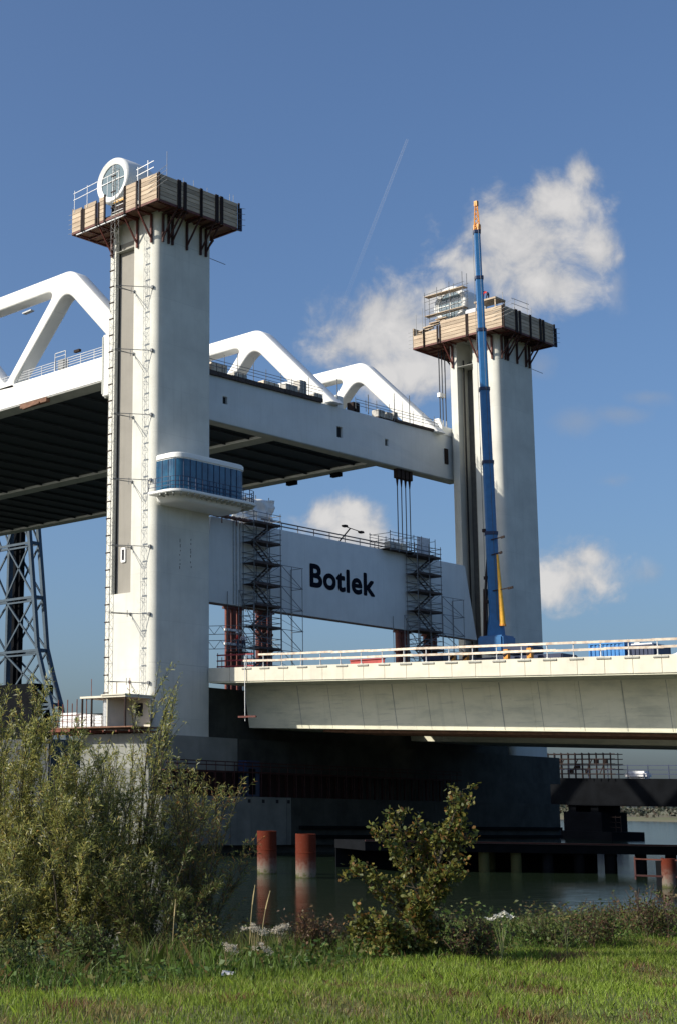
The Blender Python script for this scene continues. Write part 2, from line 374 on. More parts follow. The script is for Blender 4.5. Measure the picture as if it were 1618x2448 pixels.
# sheave housings on the tower tops
def housing(T, y0, zc, xc, dome):
    R, ri = 2.25, 1.58; n = 40
    def ring(r, y, zoff=0, sx=1): return [(xc+sx*r*math.cos(2*math.pi*i/n), y, zc+zoff+r*math.sin(2*math.pi*i/n)) for i in range(n)]
    b = MB(); prof = [(ri, .14), (ri+.02, 0.02), (R-.22, -.12), (R-.05, 0.0), (R, .2), (R+.04, 1.8), (R-.06, 3.2), (R-.35, 4.4), (R-.9, 5.2), (R-1.6, 5.6), (.05, 5.7)]
    b.loft([ring(r, y0+y) for r, y in prof], caps=False)
    o = b.build('sheave_housing', m_('span'), T, smooth=50)
    MB().loft([ring(ri, y0+.10), ring(ri, y0+.16)]).build('round_window', m_clear(), o)
    mb = MB().bar((xc, y0+.05, zc-ri), (xc, y0+.05, zc+ri), .06, .06).bar((xc-ri, y0+.05, zc), (xc+ri, y0+.05, zc), .06, .06)
    mb.build('glazing_bar', m_('galv'), o)
    if dome:
        b = MB(); b.loft([[(xc+2.8+rr*math.cos(2*math.pi*i/20), y0+5.6+rr*math.sin(2*math.pi*i/20), zz) for i in range(20)] for rr, zz in ((1.3, 58.5), (1.3, 59.6), (1.0, 60.3), (.5, 60.6), (.05, 60.65))])
        b.build('roof_dome', m_('span'), T, smooth=50)
housing(T1, .05, 61.5, -6.2, True)
housing(T2, D2+.2, 61.9, -6.3, False)
MB().box((-9.3, -1.6, 57.0), (1.7, 8.2, 57.1)).build('roof_slab', m_('flange'), T1)
MB().box((-9.6, D2-1.8, 57.3), (1.7, D2+8.2, 57.4)).build('roof_slab', m_('flange'), T2)

# formwork platforms round the tower heads
def platform(y0, z0, label, left, right, xl):
    t = thing('formwork_platform', (-3.4, y0+3.4, z0), label, 'formwork platform', 'timber formwork platforms round the tower heads')
    xr, ya, yb, z1 = 1.9, y0-1.95, y0+8.4, z0+2.55
    # plywood deck, a ring round the shaft
    b = MB(); zz = z0+.12
    b.box((xl, ya, zz), (xr, y0-.02, zz+.12)).box((xl, y0+TY+.02, zz), (xr, yb, zz+.12)).box((xl, y0-.02, zz), (-TX-.02, y0+TY+.02, zz+.12)).box((.02, y0-.02, zz), (xr, y0+TY+.02, zz+.12))
    b.build('plywood_deck', m_('ply'), t)
    e = MB()
    for (p, q) in (((xl, ya, 0), (xr, ya, 0)), ((xr, ya, 0), (xr, yb, 0)), ((xl, ya, 0), (xl, yb, 0)), ((xl, yb, 0), (xr, yb, 0))):
        e.bar((p[0], p[1], z0+.02), (q[0], q[1], z0+.02), .16, .18)
    e.build('edge_beam', m_('red'), t)
    # timber panels
    def panel(p, q, top, nb=6):
        b = MB(); h = (top-(z0+.12)); n = max(2, round(h/.42)); nx, ny = (0, -.05) if p[1] == q[1] else (.05, 0)
        for i in range(n):
            za = z0+.12+h*i/n+.025; zb = z0+.12+h*(i+1)/n-.02
            b.box((p[0], p[1], za), (q[0]+nx*1.4, q[1]+ny*1.4, zb))
        b.build('timber_panel', m_('timber'), t)
        k = MB(); k.box((p[0]-nx*.6, p[1]-ny*.6, z0+.13), (q[0]-nx*1.2, q[1]-ny*1.2, top-.03)); k.build('panel_backing', m_('board'), t)
    for (a, c, top) in left:
        panel((a, ya), (c, ya), z0+top)
    for (a, c) in right:
        panel((xr, y0+a), (xr, y0+c), z1)
    for (a, c) in ((0.0, 4.5), (5.0, 10.2)):
        panel((xl, ya+a), (xl, ya+c), z1); 
    for (a, c) in ((xl, -4.2), (-3.7, 1.8)):
        panel((a, yb), (c, yb), z1)
    # pairs of steel channels
    def soldier(x, y, ox, oy, top=z1):
        b = MB()
        b.box((x-.09+ox, y-.06+oy, z0-.1), (x+.09+ox, y+.06+oy, top+.05)) if y < y0-1.5 else b.box((x-.06+ox, y-.09+oy, z0-.1), (x+.06+ox, y+.09+oy, top+.05))
        b.build('steel_channel', m_('soldier'), t)
    gaps = [left[i][1]+.06 for i in range(len(left)-1)]+[left[i][0]-.06 for i in range(1, len(left))]+[-1.9+0]
    for x in gaps[:-1]: soldier(x, ya-.10, 0, 0, z0+2.5 if x > -5 else z0+2.0)
    for y in (.56, .80, 1.32, 1.50, 3.44, 3.56, 5.45, 5.66, 6.08, 6.28, -1.85, 8.5): soldier(xr+.10, y0+y, 0, 0)
    # brackets against the shaft
    def bracket(px, py, ox, oy):
        b = MB(); L = 1.75
        b.bar((px, py, z0-.05), (px, py, z0-2.75), .18, .18).bar((px, py, z0-.10), (px+ox*L, py+oy*L, z0-.10), .16, .18).bar((px+ox*.05, py+oy*.05, z0-2.3), (px+ox*L*.95, py+oy*L*.95, z0-.15), .13, .13)
        b.build('bracket', m_('red') if oy < 0 else mat('shaded_red_steel', (.05, .016, .013), .8), t)  # brackets off the sunny face take a darker, shaded copy of the red
    for x in (-6.0, -2.6, -.75): bracket(x, y0-.12, 0, -1)
    for y in (.55, 1.25, 1.75, 3.6, 5.4, 6.1): bracket(.12, y0+y, 1, 0)
    for y in (1.5, 5.2): bracket(-TX-.12, y0+y, -1, 0)
    for x in (-5.3, -1.4): bracket(x, y0+TY+.12, 0, 1)
    # ground joists below the deck
    for x in np.linspace(xl+.3, xr-.3, 9): MB().bar((x, ya+.05, z0+.02), (x, y0-.05, z0+.02), .09, .14).build('joist', m_('red'), t)
    for y in np.linspace(y0, y0+TY, 7):
        MB().bar((.05, y, z0+.02), (xr-.05, y, z0+.02), .09, .14).build('joist', m_('red'), t); MB().bar((xl+.05, y, z0+.02), (-TX-.05, y, z0+.02), .09, .14).build('joist', m_('red'), t)
    # tie rods poking out
    def rod(p, q, r=.02): MB().tube(p, q, r, 4).build('tie_rod', m_('scaf'), t)
    for i in range(5):
        z = z0+.3+i*.47; rod((xl-.9, ya+.3, z+.05), (xl+.1, ya+.3, z), .022)
    for i in range(4): rod((xr, yb-.4, z0+.4+i*.55), (xr+.5, yb+.55, z0+.4+i*.55), .022)
    for i in range(4): rod((xr-1.5, ya-.02, z0+.9+i*.45), (xr+1.6, ya-.35, z0+1.35+i*.45), .018)
    rod((-.1, y0+6.6, z0-2.65), (.3, y0+8.5, z0-2.95), .03)
    # outer bar frame at the far corner
    b = MB(); b.bar((xr+.15, yb+.35, z0-.1), (xr+.15, yb+.35, z1-.4), .14, .14).bar((xr+.05, yb-.2, z0-.05), (xr+.15, yb+.4, z0-.05), .12, .12)
    b.build('corner_post', m_('navy'), t)
    return t
P1 = platform(0, 56.55, 'timber formwork platform with tie rods round the head of the near lift tower', [(-9.52, -8.2, 2.35), (-7.8, -6.2, 2.4), (-5.74, -5.0, 2.45), (-2.2, -.72, 2.55), (-.2, 1.87, 2.55)], [(-1.9, .47), (.88, 1.25), (1.58, 3.37), (3.63, 5.38), (5.74, 6.0), (6.36, 8.35)], -9.55)
P2 = platform(D2, 56.85, 'timber formwork platform carrying scaffold and a worker on the far lift tower', [(-9.95, -8.5, 1.55), (-8.4, -6.65, 1.7), (-6.2, -2.75, 2.55), (-2.5, 1.87, 2.55)], [(-1.9, .47), (.88, 1.25), (1.58, 3.37), (3.63, 5.38), (5.74, 6.0), (6.36, 8.35)], -10.0)
# handrail and inner platform bits on the near platform
b = MB()
for z in (60.1, 60.75): b.bar((-9.3, -2.1, z-.25), (-3.0, -2.05, z+.10), .035, .05)
for x in (-9.2, -7.4, -4.6, -3.1): b.bar((x, -2.05, 58.6), (x, -2.05, 60.8), .04, .04)
b.bar((-.9, -1.7, 59.1), (-.9, -1.7, 60.6), .06, .06).bar((.3, -1.6, 59.1), (.3, -1.6, 60.9), .06, .06)
for z in (59.8, 60.4): b.bar((-1.1, -1.7, z), (1.0, -1.55, z+.25), .035, .06)
b.build('handrail', m_('white'), P1)
b = MB().box((-4.9, -1.2, 56.8), (-2.3, -1.1, 58.3)).build('inner_panel', m_('soldier'), P1)
b = MB().box((-4.6, -1.35, 58.3), (-2.6, -1.25, 58.55)).build('yellow_board', m_('yellow'), P1)
b = MB()
for z in (57.1, 57.6, 58.1): b.bar((-4.0, -1.9, z), (-2.2, -1.9, z+.02), .05, .05)
b.bar((-9.0, -1.9, 56.4), (-2.2, -1.9, 56.4), .1, .12)
b.build('gap_rail', m_('galv'), P1)
for x, y, h in ((2.0, -.6, 2.4), (1.5, 2, .8), (1.6, 3.2, .9), (1.6, 5, .7), (1.8, 7.8, .8), (1.8, 8.3, .9)):
    MB().tube((x-.3, y, 59), (x-.3, y, 59.2+h), .02, 4).build('rebar_rod', m_('scaf'), P1)
MB().bar((.6, 6.6, 59.3), (.6, 7.6, 59.75), .22, .12).build('loose_plank', m_('timber'), P1)

# ------------------------------------------------------------------ lifted bridge span
SPAN = thing('lift_span', (-7, 28, 41), 'raised white bridge span with triangular tubular trusses between the towers', 'bridge span')
XL, XE = -99., -8.25
# end girder with three square service openings
opens = [(15.95, 43.0, 16.6, 43.77), (33.5, 42.66, 34.4, 43.84), (41.72, 43.1, 42.3, 43.86)]
outer = [(1.2, 41.0), (55.4, 41.12), (55.4, 46.35), (52, 46.25), (33, 45.95), (14, 45.6), (1.2, 45.5)]
g = holed('end_girder', outer, [[(a, z0), (c, z0+.01), (c, z1), (a, z1)] for a, z0, c, z1 in opens], 0, -8.2, -7.0, m_('endg'), SPAN, bevel=.05)
for a, z0, c, z1 in opens:
    MB().box((-7.32, a-.1, z0-.1), (-7.26, c+.1, z1+.1)).build('opening_shade_plate', m_('hole'), g)  # black plate in each opening stands for its unlit inside
MB().box((-8.24, 1.3, 40.96), (-6.97, 55.3, 40.995)).build('bottom_flange', m_('flange'), SPAN)
MB().box((-8.0, .75, 40.98), (-6.95, 1.18, 46.9)).build('end_plate', m_('span'), SPAN, bevel=.06)
MB().box((-8.03, .69, 41.2), (-7.85, .745, 46.7)).build('edge_strip', m_('flange'), SPAN)
MB().box((-7.95, 33.5, 45.9), (-7.05, 34.7, 47.3)).build('gusset_plate', m_('span'), SPAN, bevel=.08)
b = MB().box((-8.8, 52.2, 46.2), (-6.9, 55.4, 47.2)); b.prism([(-8.6, 47.2), (-7.2, 47.2), (-7.6, 48.3), (-8.3, 48.3)], 52.6, 53.0, axis=1); b.build('lifting_bracket', m_('span'), SPAN, bevel=.04)
MB().box((-6.99, 52.6, 42.8), (-6.85, 53.2, 44.6)).build('side_roller', m_('soldier'), SPAN)
# three longitudinal girders with the trusses on them
def truss_poly():
    out = [(-6.6, 46.3), (-16.75, 56.55), (-99, 56.55), (-99, 55.0), (XL, 46.0), (-6.3, 46.0)]
    return out
def make_truss(y0, th, gw):
    zt = 56.55
    outer = fillet([(-6.15, 46.1), (-16.6, zt), (-91, zt), (-101, 46.1)], [0, 2.6, 2.6, 0], 10)
    wins = [fillet([(-9.1, 46.15), (-17.55, 54.65), (-26.0, 46.15)], [.5, 1.6, .5], 8)]
    xs = -19.2; k = 0
    holes = list(wins)
    up = True; x0 = -18.9
    # inverted and upright triangles repeat towards the other end
    per = 18.2
    for i in range(4):
        a = -19.0-per*i
        holes.append(fillet([(a-.1, 55.0), (a-per+2.2-.1, 55.0), (a-per/2+1.05, 46.6)], [.7, .7, .6], 8))
        if i < 3: holes.append(fillet([(a-per/2-.9, 46.15), (a-per+1.05, 54.65), (a-per*1.5+3.0, 46.15)], [.5, 1.4, .5], 8))
    holes.append(fillet([(-91.6+.0, 54.65), (-98, 46.15), (-86, 46.15)], [1.5, .5, .5], 8))
    holes = holes[:1]+holes[1:]
    return holed('truss', outer, holes, 1, y0-.03, y0+th, m_('span'), SPAN, bevel=.22, smooth=50)
for y0, th, gw in ((4.2, 1.7, 2.2), (32.1, 1.7, 2.0), (50.5, 1.6, 1.7)):
    make_truss(y0, th, gw)
    MB().box((XL, y0, 43.95), (-8.3, y0+gw, 46.4)).build('main_girder', m_('span'), SPAN, bevel=.08)
    MB().box((XL+.1, y0+.1, 43.90), (-8.3, y0+gw-.05, 43.945)).build('bottom_flange', m_('flange'), SPAN)
# deck with cross ribs
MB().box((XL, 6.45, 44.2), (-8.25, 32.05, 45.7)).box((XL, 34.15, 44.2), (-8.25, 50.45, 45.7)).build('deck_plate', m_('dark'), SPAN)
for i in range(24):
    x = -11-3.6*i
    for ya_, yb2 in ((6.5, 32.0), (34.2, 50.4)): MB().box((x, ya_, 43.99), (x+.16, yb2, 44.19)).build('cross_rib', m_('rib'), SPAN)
for x, y in ((-22, 51.9), (-29, 51.9), (-44, 51.8), (-52, 51.8), (-60, 51.7)):
    MB().box((x-.7, y-.3, 43.4), (x+.7, y+.3, 43.89)).build('edge_bracket', m_('olddk'), SPAN)
MB().box((-24.2, 4.0, 43.45), (-20.0, 4.5, 43.88)).bar((-23.5, 3.9, 43.3), (-21, 4.0, 43.5), .3, .2).build('cradle', m_('ply'), SPAN)
# handrail along the near girder
b = MB()
for z in (46.75, 47.0, 47.25, 47.5): b.bar((-11.2, 4.5, z), (-60, 4.5, z), .05, .05)
for i in range(25): b.bar((-11.4-2*i, 4.5, 46.4), (-11.4-2*i, 4.5, 47.5), .06, .06)
b.build('handrail', m_('galv'), SPAN)
b = MB()
for dx in (0, 1.6): b.bar((-17.6-dx, 4.4, 46.4), (-17.6-dx, 4.4, 48.3), .07, .07)
b.bar((-17.6, 4.4, 48.3), (-19.2, 4.4, 48.3), .07, .07); b.bar((-17.6, 4.4, 47.9), (-19.2, 4.4, 47.9), .05, .05)
b.build('stair_gate', m_('galv'), SPAN)
MB().box((-18.9, 4.5, 46.5), (-18.0, 5.2, 47.6)).build('winch_box', m_('scaf'), SPAN, bevel=.05)
MB().box((-16.6, 4.6, 47.9), (-15.8, 4.9, 48.15)).build('lamp_head', m_('soldier'), SPAN)
MB().bar((-25.4, 5.2, 54.2), (-24.0, 5.2, 54.25), .5, .14).build('lamp_head', m_('galv'), SPAN)
# planked walkway on the end girder
def gtop(y): return float(np.interp(y, [1.2, 14, 33, 52, 55], [45.5, 45.6, 45.95, 46.25, 46.35]))
for y in np.arange(9, 31, 2.0): MB().box((-8.1, y, gtop(y)+.0), (-6.7, y+1.95, gtop(y)+.42)).build('plank_walkway', m_('board'), SPAN)
for y in np.arange(43.5, 51, 1.5): MB().box((-8.1, y, gtop(y)+.0), (-6.8, y+1.45, gtop(y)+.28)).build('plank_walkway', m_('board'), SPAN)
def rail_run(name, ys, zf, x, mat_, parent, h=1.1, step=2.2, seed=1, rails=(.45, .8, 1.1)):
    r = random.Random(seed); b = MB(); y = ys[0]
    while y < ys[1]:
        hh = h*r.choice((1, 1, 1.25, 1.7, .8)); b.tube((x, y, zf(y)), (x, y+r.uniform(-.05, .05), zf(y)+hh+.25), .035, 5); y += step*r.uniform(.7, 1.2)
    for q in rails: b.tube((x, ys[0], zf(ys[0])+q), (x, ys[1], zf(ys[1])+q), .03, 5)
    return b.build(name, mat_, parent)
sr = thing('edge_scaffold', (-6.7, 20, 46), 'tube guard scaffold along the planked top of the raised end girder', 'scaffold')
rail_run('guard_tube', (9, 31), lambda y: gtop(y)+.4, -6.75, m_('scaf'), sr, 1.3, 2.4, 3)
rail_run('guard_tube', (36.5, 51.5), lambda y: gtop(y)+.25, -6.85, m_('scaf'), sr, 1.3, 2.0, 5)
for y, h in ((43.2, 3.2), (46.0, 3.4), (33.4, 3.0), (38.6, 2.2)): MB().tube((-6.8, y, gtop(y)), (-6.8, y, gtop(y)+h), .05, 6).build('guard_post', m_('scaf'), sr)
rc = random.Random(4)
for i, (y, w_, h, c, lab) in enumerate(((10.2, 2.2, .75, 'crate', 'low pale crate on the girder top beside the near tower'), (12.6, 1.4, 1.0, 'crate', 'pale square crate at the foot of the middle truss strut'), (14.3, 2.3, .95, 'wood', 'long wooden bale on the girder top under the middle truss'),
     (17.6, 1.9, .5, 'crate', 'low grey pallet on the planked girder top'), (22.0, 2.4, .45, 'wood', 'flat wooden pallet near the truss foot on the girder'), (25.4, 1.9, .75, 'crate', 'grey crate halfway along the girder top scaffold'), (27.6, 1.1, 1.5, 'crate', 'tall grey box standing on the girder near the middle truss foot'),
     (30.0, 1.3, .5, 'crate', 'small pale box by the foot of the middle truss'), (36.3, 1.1, 1.0, 'soldier', 'dark cabinet on the girder beyond the middle truss foot'), (40.6, 1.2, .9, 'crate', 'first grey box of the row under the far truss'), (42.1, 1.1, .85, 'crate', 'second grey box of the row under the far truss'), (43.4, .7, .8, 'crate', 'narrow grey box ending the row under the far truss'))):
    z = gtop(y)+(.43 if y < 31 else .06 if y < 43 else .3); t = thing('crate', (-7.4, y, z), lab, 'crate', 'boxes on the raised end girder')
    MB().box((-7.9, y, z+.1), (-7.0, y+w_, z+h)).build('box', m_(c), t, bevel=.03)
    b = MB()
    for k in range(3): b.box((-7.9, y+k*(w_-.15)/2, z), (-7.0, y+k*(w_-.15)/2+.15, z+.1))
    b.build('skid', m_('board'), t)
    b = MB()
    for k in (.33, .67): b.box((-7.915, y+w_*k-.03, z+.1), (-6.985, y+w_*k+.03, z+h+.012))
    b.build('strap', m_('soldier'), t)
# strand jacks and strands under the girder
for i, y in enumerate((44.35, 45.1, 45.85, 46.6)):
    t = thing('lifting_strand', (-7.5, y, 31), ['leftmost', 'second', 'third', 'rightmost'][i]+' of the four steel strands hanging below the raised girder', 'cable', 'strands hanging under the girder')
    MB().box((-7.75, y-.28, 39.9), (-7.2, y+.28, 40.95)).build('jack', m_('soldier'), t, bevel=.04)
    MB().tube((-7.48, y, 39.9), (-7.48, y, 39.0), .16, 8, .06).build('socket', m_('soldier'), t)
    MB().tube((-7.48, y, 39.0), (-7.48, y, 30.5), .055, 6).build('strand', m_('ropes'), t)
for i, y in enumerate((53.65, 54.2, 54.8)):
    t = thing('suspension_rope', (-8.1, y, 48), ['left', 'middle', 'right'][i]+' rope of three hanging from the far formwork platform to the span', 'cable', 'ropes from the far platform')
    MB().tube((-8.1, y, 47.3), (-8.1, y, 57.2), .065, 6).build('rope', m_('ropes'), t)
    MB().tube((-8.1, y, 47.2), (-8.1, y, 48.4), .14, 8, .08).build('socket', m_('galv'), t)
    if i < 2: MB().box((-8.3, y-.22, 51.1), (-7.9, y+.22, 51.6)).build('clamp', m_('white'), t)

# ------------------------------------------------------------------ control cabin on the near tower
CC = thing('control_cabin', (0, 4.5, 30), 'oval glazed control cabin projecting from the near lift tower', 'control cabin')
def oval(x1, y0, y1, r, x0=0.004, seg=10):
    return fillet([(x0, y0), (x1, y0), (x1, y1), (x0, y1)], [0, r, r, 0], seg)
ov = oval(2.75, .05, 8.75, 2.2)
MB().prism(ov, 30.55, 33.4).build('glazing', m_glass(), CC, smooth=40)
MB().prism(oval(2.85, -.05, 8.85, 2.25), 33.4, 33.95).build('roof', m_('span'), CC, smooth=40, bevel=.1)
fl = MB().prism(oval(3.65, -1.0, 9.75, 2.9), 30.25, 30.5).build('floor_slab', m_('span'), CC, smooth=40, bevel=.05)
b = MB(); b.loft([[(max(.004, .004+(p[0]-.004)*s), 4.4+(p[1]-4.4)*s, z) for p in oval(2.75, .1, 8.7, 2.2)] for s, z in ((1., 30.24), (.99, 29.95), (.95, 29.72), (.86, 29.62))])
b.build('soffit_shell', m_('span'), CC, smooth=50)
per = [Vector(p) for p in ov[1:-1]]
def along(poly, n):
    L = [0]
    for i in range(1, len(poly)): L.append(L[-1]+(Vector(poly[i])-Vector(poly[i-1])).length)
    out = []
    for k in range(n):
        s = L[-1]*k/(n-1); i = max(1, min(len(L)-1, int(np.searchsorted(L, s)))); q = (s-L[i-1])/max(1e-9, L[i]-L[i-1])
        out.append(Vector(poly[i-1]).lerp(Vector(poly[i]), q))
    return out
full = [Vector(ov[0])]+per+[Vector(ov[-1])]
for p in along([(q.x, q.y) for q in full], 19)[1:-1]:
    MB().bar((p.x+.01, p.y, 30.56), (p.x+.01, p.y, 33.39), .06, .06).build('mullion', mat('mullion_blue', (.012, .03, .08), .4), CC)
rp = [Vector(q) for q in oval(3.5, -.9, 9.65, 2.8)]
b = MB(); pts = along([(q.x, q.y) for q in rp], 60)
for z in (30.85, 31.2, 31.6):
    for a, c in zip(pts[:-1], pts[1:]): b.tube((a.x, a.y, z), (c.x, c.y, z), .03, 4)
for p in along([(q.x, q.y) for q in rp], 20): b.tube((p.x, p.y, 30.5), (p.x, p.y, 31.62), .035, 4)
b.build('balcony_railing', m_('navy'), CC)
op = oval(3.55, -.9, 9.65, 2.8)
b = MB()
for p in along([(q[0], q[1]) for q in op], 24)[2:-1]:
    d = (Vector((1.0, 4.4))-p); d = Vector((d.x*.8, d.y*.35)).normalized()
    MB().bar((p.x, p.y, 30.16), (p.x+d.x*.75, p.y+d.y*.75, 30.1), .10, .16).build('slab_rib', m_('flange'), CC)

# ------------------------------------------------------------------ climbing mast on the near tower
MX, MY = -2.85, -2.65
MS = thing('climbing_mast', (MX, MY, 10.4), 'thin lattice hoist mast tied to the lit face of the near tower', 'hoist mast')
b = MB(); h = .24
for sx in (-h, h):
    for sy in (-h, h): b.tube((MX+sx, MY+sy, 12.6), (MX+sx, MY+sy, 61.0), .021, 5)
b.build('mast_leg', mat('mast_grey', (.22, .22, .21), .55, metal=.3), MS)
b = MB(); z = 12.7; k = 0
while z < 60.9:
    s_ = 1 if k % 2 else -1
    b.tube((MX-h*s_, MY-h, z), (MX+h*s_, MY-h, z+.5), .013, 4); b.tube((MX-h*s_, MY+h, z), (MX+h*s_, MY+h, z+.5), .013, 4)
    if k % 3 == 0:
        for a, c in (((-h, -h), (h, -h)), ((h, -h), (h, h)), ((h, h), (-h, h)), ((-h, h), (-h, -h))): b.tube((MX+a[0], MY+a[1], z), (MX+c[0], MY+c[1], z), .014, 4)
    z += .5; k += 1
b.build('lacing', mat('mast_grey', (.22, .22, .21)), MS)
for i in range(32):
    z = 13.2+i*1.51; MB().box((MX-h-.06, MY-h-.06, z-.05), (MX+h+.06, MY-h+.02, z+.05)).build('mast_joint', m_('soldier'), MS)
for i in range(7):
    z = 14.2+5.9*i
    b = MB().tube((MX+.2, MY, z), (-.65, -.02, z-.05), .035, 5).tube((MX+.2, MY, z-.05), (-3.0, -.02, z+.12), .035, 5).tube((MX-.2, MY, z), (-3.0, -.02, z+.12), .03, 5)
    b.box((-.75, -.12, z-.18), (-.5, 0.003, z+.1)).box((-3.1, -.1, z), (-2.9, .003, z+.25)).tube((-3.0, -.4, z-.15), (-3.0, -.4, z+.45), .03, 4)
    b.build('wall_tie', m_('scaf'), MS)
b = MB().tube((MX, MY, 10.4), (MX, MY, 12.6), .42, 18)
for z in (11.2, 12.0): b.tube((MX, MY, z), (MX, MY, z+.06), .45, 18)
b.build('base_tube', m_('galv'), MS, smooth=40)

# ------------------------------------------------------------------ sign beam between the towers
SB = thing('sign_beam', (-3, 30, 22.3), 'white steel portal beam lettered with one dark word, slanted at its end', 'portal beam')
holed('beam_body', [(8.6, 22.3), (51.98, 22.25), (50.1, 30.3), (10.2, 30.35)], [], 0, -3.75, -3.0, m_('endg'), SB, bevel=.04)
MB().box((-3.72, 8.8, 22.20), (-3.03, 51.9, 22.245)).build('bottom_plate', mat('brown_steel', (.17, .12, .10), .7), SB)
def lettering(txt, y0, y1, z0, x, parent, mt):
    """bold rounded word: the outline font swept round a small circle, every layer a little proud of the last"""
    vs = []; fs = []; off = world_off(parent)
    c = bpy.data.curves.new('lettering', 'FONT'); c.body = txt; c.size = 1; c.extrude = .004; c.space_character = 1.06
    ob = bpy.data.objects.new('lettering', c); COL.objects.link(ob)
    dg = bpy.context.evaluated_depsgraph_get(); me = bpy.data.meshes.new_from_object(ob.evaluated_get(dg)); bpy.data.objects.remove(ob); bpy.data.curves.remove(c)
    P = [v.co.copy() for v in me.vertices]; F = [tuple(p.vertices) for p in me.polygons]; bpy.data.meshes.remove(me)
    mnx, mxx, mxz = min(p.x for p in P), max(p.x for p in P), max(p.y for p in P)
    kx = (y1-y0-.22)/(mxx-mnx); kz = 2.14/mxz
    for k in range(13):
        a = 2*math.pi*k/12; r = .11 if k < 12 else 0; o = len(vs)
        vs += [(x+p.z+.0009*k, y0+.11+(p.x-mnx)*kx+r*math.cos(a), z0+.1+p.y*kz+r*math.sin(a)) for p in P]; fs += [tuple(i+o for i in f) for f in F]
    mb = MB(); mb.v = vs; mb.f = fs
    off2 = off; m2 = bpy.data.meshes.new('lettering'); m2.from_pydata([(a-off2[0], b_-off2[1], c_-off2[2]) for a, b_, c_ in vs], [], fs); m2.materials.append(mt)
    o = bpy.data.objects.new('lettering', m2); COL.objects.link(o); o.parent = parent
lettering('Botlek', 24.02, 34.15, 25.2, -2.985, SB, m_('letter'))
b = MB()
for z in (30.75, 31.1): b.tube((-3.4, 17.5, z+.02), (-3.4, 37.5, z), .07, 5)
for y in np.arange(18, 38, 2.4): b.tube((-3.4, y, 30.3), (-3.4, y, 31.1), .04, 4)
b.build('handrail', mat('brown_grey_steel', (.13, .11, .11), .6), SB)
L = thing('street_lamp', (-3.4, 29.9, 30.3), 'twin headed street lamp leaning above the sign beam', 'street lamp')
MB().tube((-3.4, 29.0, 30.3), (-3.4, 30.85, 31.95), .07, 6).build('pole', m_('soldier'), L)
MB().tube((-3.4, 30.1, 32.05), (-3.4, 32.4, 31.85), .045, 5).build('arm', m_('soldier'), L)
for y, z in ((30.0, 32.1), (32.6, 31.8)):
    MB().loft([[(-3.4+a*.16*s, y-.42+q*.84, z+bb*.11*s) for a, bb in ((-1, -1), (1, -1), (1, 1), (-1, 1))] for q, s in ((0, .5), (.3, 1), (.7, 1.1), (1, .6))]).build('lamp_head', m_('soldier'), L, smooth=60)

# red temporary columns under the sign beam
def column_group(y0, n, lab, light):
    for i in range(n):
        y = y0+i*.78
        t = thing('support_column', (-3.5, y, 9.8), lab[i], 'support column', 'red steel columns under the sign beam')
        MB().tube((-3.5, y, 9.9), (-3.5, y, 22.0), .27, 14).build('tube', m_('orange') if i != 1 else m_('red'), t, smooth=40)
        MB().box((-3.85, y-.36, 21.98), (-3.15, y+.36, 22.19)).build('head_plate', m_('red'), t)
        MB().box((-3.85, y-.36, 9.81), (-3.15, y+.36, 9.95)).build('foot_plate', m_('red'), t)
        for z in (18.6, 19.9): MB().tube((-3.5, y, z), (-3.5, y, z+.22), .36, 14).build('flange', m_('white') if light else m_('red'), t)
nm = ['left', 'middle', 'right']
column_group(12.85, 3, [q+' red tube column with white flanges nearest the lift tower' for q in nm], True)
column_group(17.1, 3, [q+' red tube column of the group behind the lettered side scaffold tower by the workers' for q in nm], False)
column_group(38.5, 3, [q+' dark red tube column under the far half of the sign beam' for q in nm], False)
column_group(43.3, 3, [q+' red tube column near the slanted end of the sign beam' for q in nm], False)

# scaffold towers in front of the sign beam
def scaffold(t, x0, x1, y0, y1, zb, zt, levels, bays=2, brace=True, seed=0, board=True, over=1.2, stair=True):
    r = random.Random(seed); b = MB()
    ys = [lerp(y0, y1, i/bays) for i in range(bays+1)]
    for x in (x0, x1):
        for y in ys: b.tube((x, y, zb), (x, y, zt+over*r.uniform(.6, 1.1)), .04, 5)
    b.build('standard', m_('scaf'), t)
    b = MB()
    for z in levels:
        for dz in (0, .5, 1.0):
            for x in (x0, x1): b.tube((x, y0-.15, z+dz), (x, y1+.15, z+dz), .032, 5)
            for y in (y0, y1): b.tube((x0-.1, y, z+dz), (x1+.1, y, z+dz), .032, 5)
    b.build('ledger', m_('scaf'), t)
    if board:
        for z in levels:
            MB().box((x0, y0+.05, z-.08), (x1, y1-.05, z-.02)).box((x1, y0, z-.05), (x1+.04, y1, z+.16)).build('board_deck', m_('board'), t)
    if brace:
        b = MB()
        for i, (za, zc) in enumerate(zip(levels[:-1], levels[1:])):
            ya, yc = (y0, y1) if i % 2 else (y1, y0)
            b.tube((x1, ya, za), (x1, yc, zc), .03, 5); b.tube((x0, yc, za), (x0, ya, zc), .03, 5)
        b.build('brace', m_('scaf'), t)
    if stair:
        b = MB()
        for i, (za, zc) in enumerate(zip(levels[:-1], levels[1:])):
            ya, yc = (y0+.5, y1-.6) if i % 2 else (y1-.6, y0+.5)
            for xx in (lerp(x0, x1, .3), lerp(x0, x1, .75)): b.bar((xx, ya, za), (xx, yc, zc), .05, .16)
            for k in range(8): q = (k+.5)/8; b.box((lerp(x0, x1, .3), lerp(ya, yc, q)-.1, lerp(za, zc, q)), (lerp(x0, x1, .75), lerp(ya, yc, q)+.1, lerp(za, zc, q)+.03))
        b.build('stair_flight', m_('board'), t)
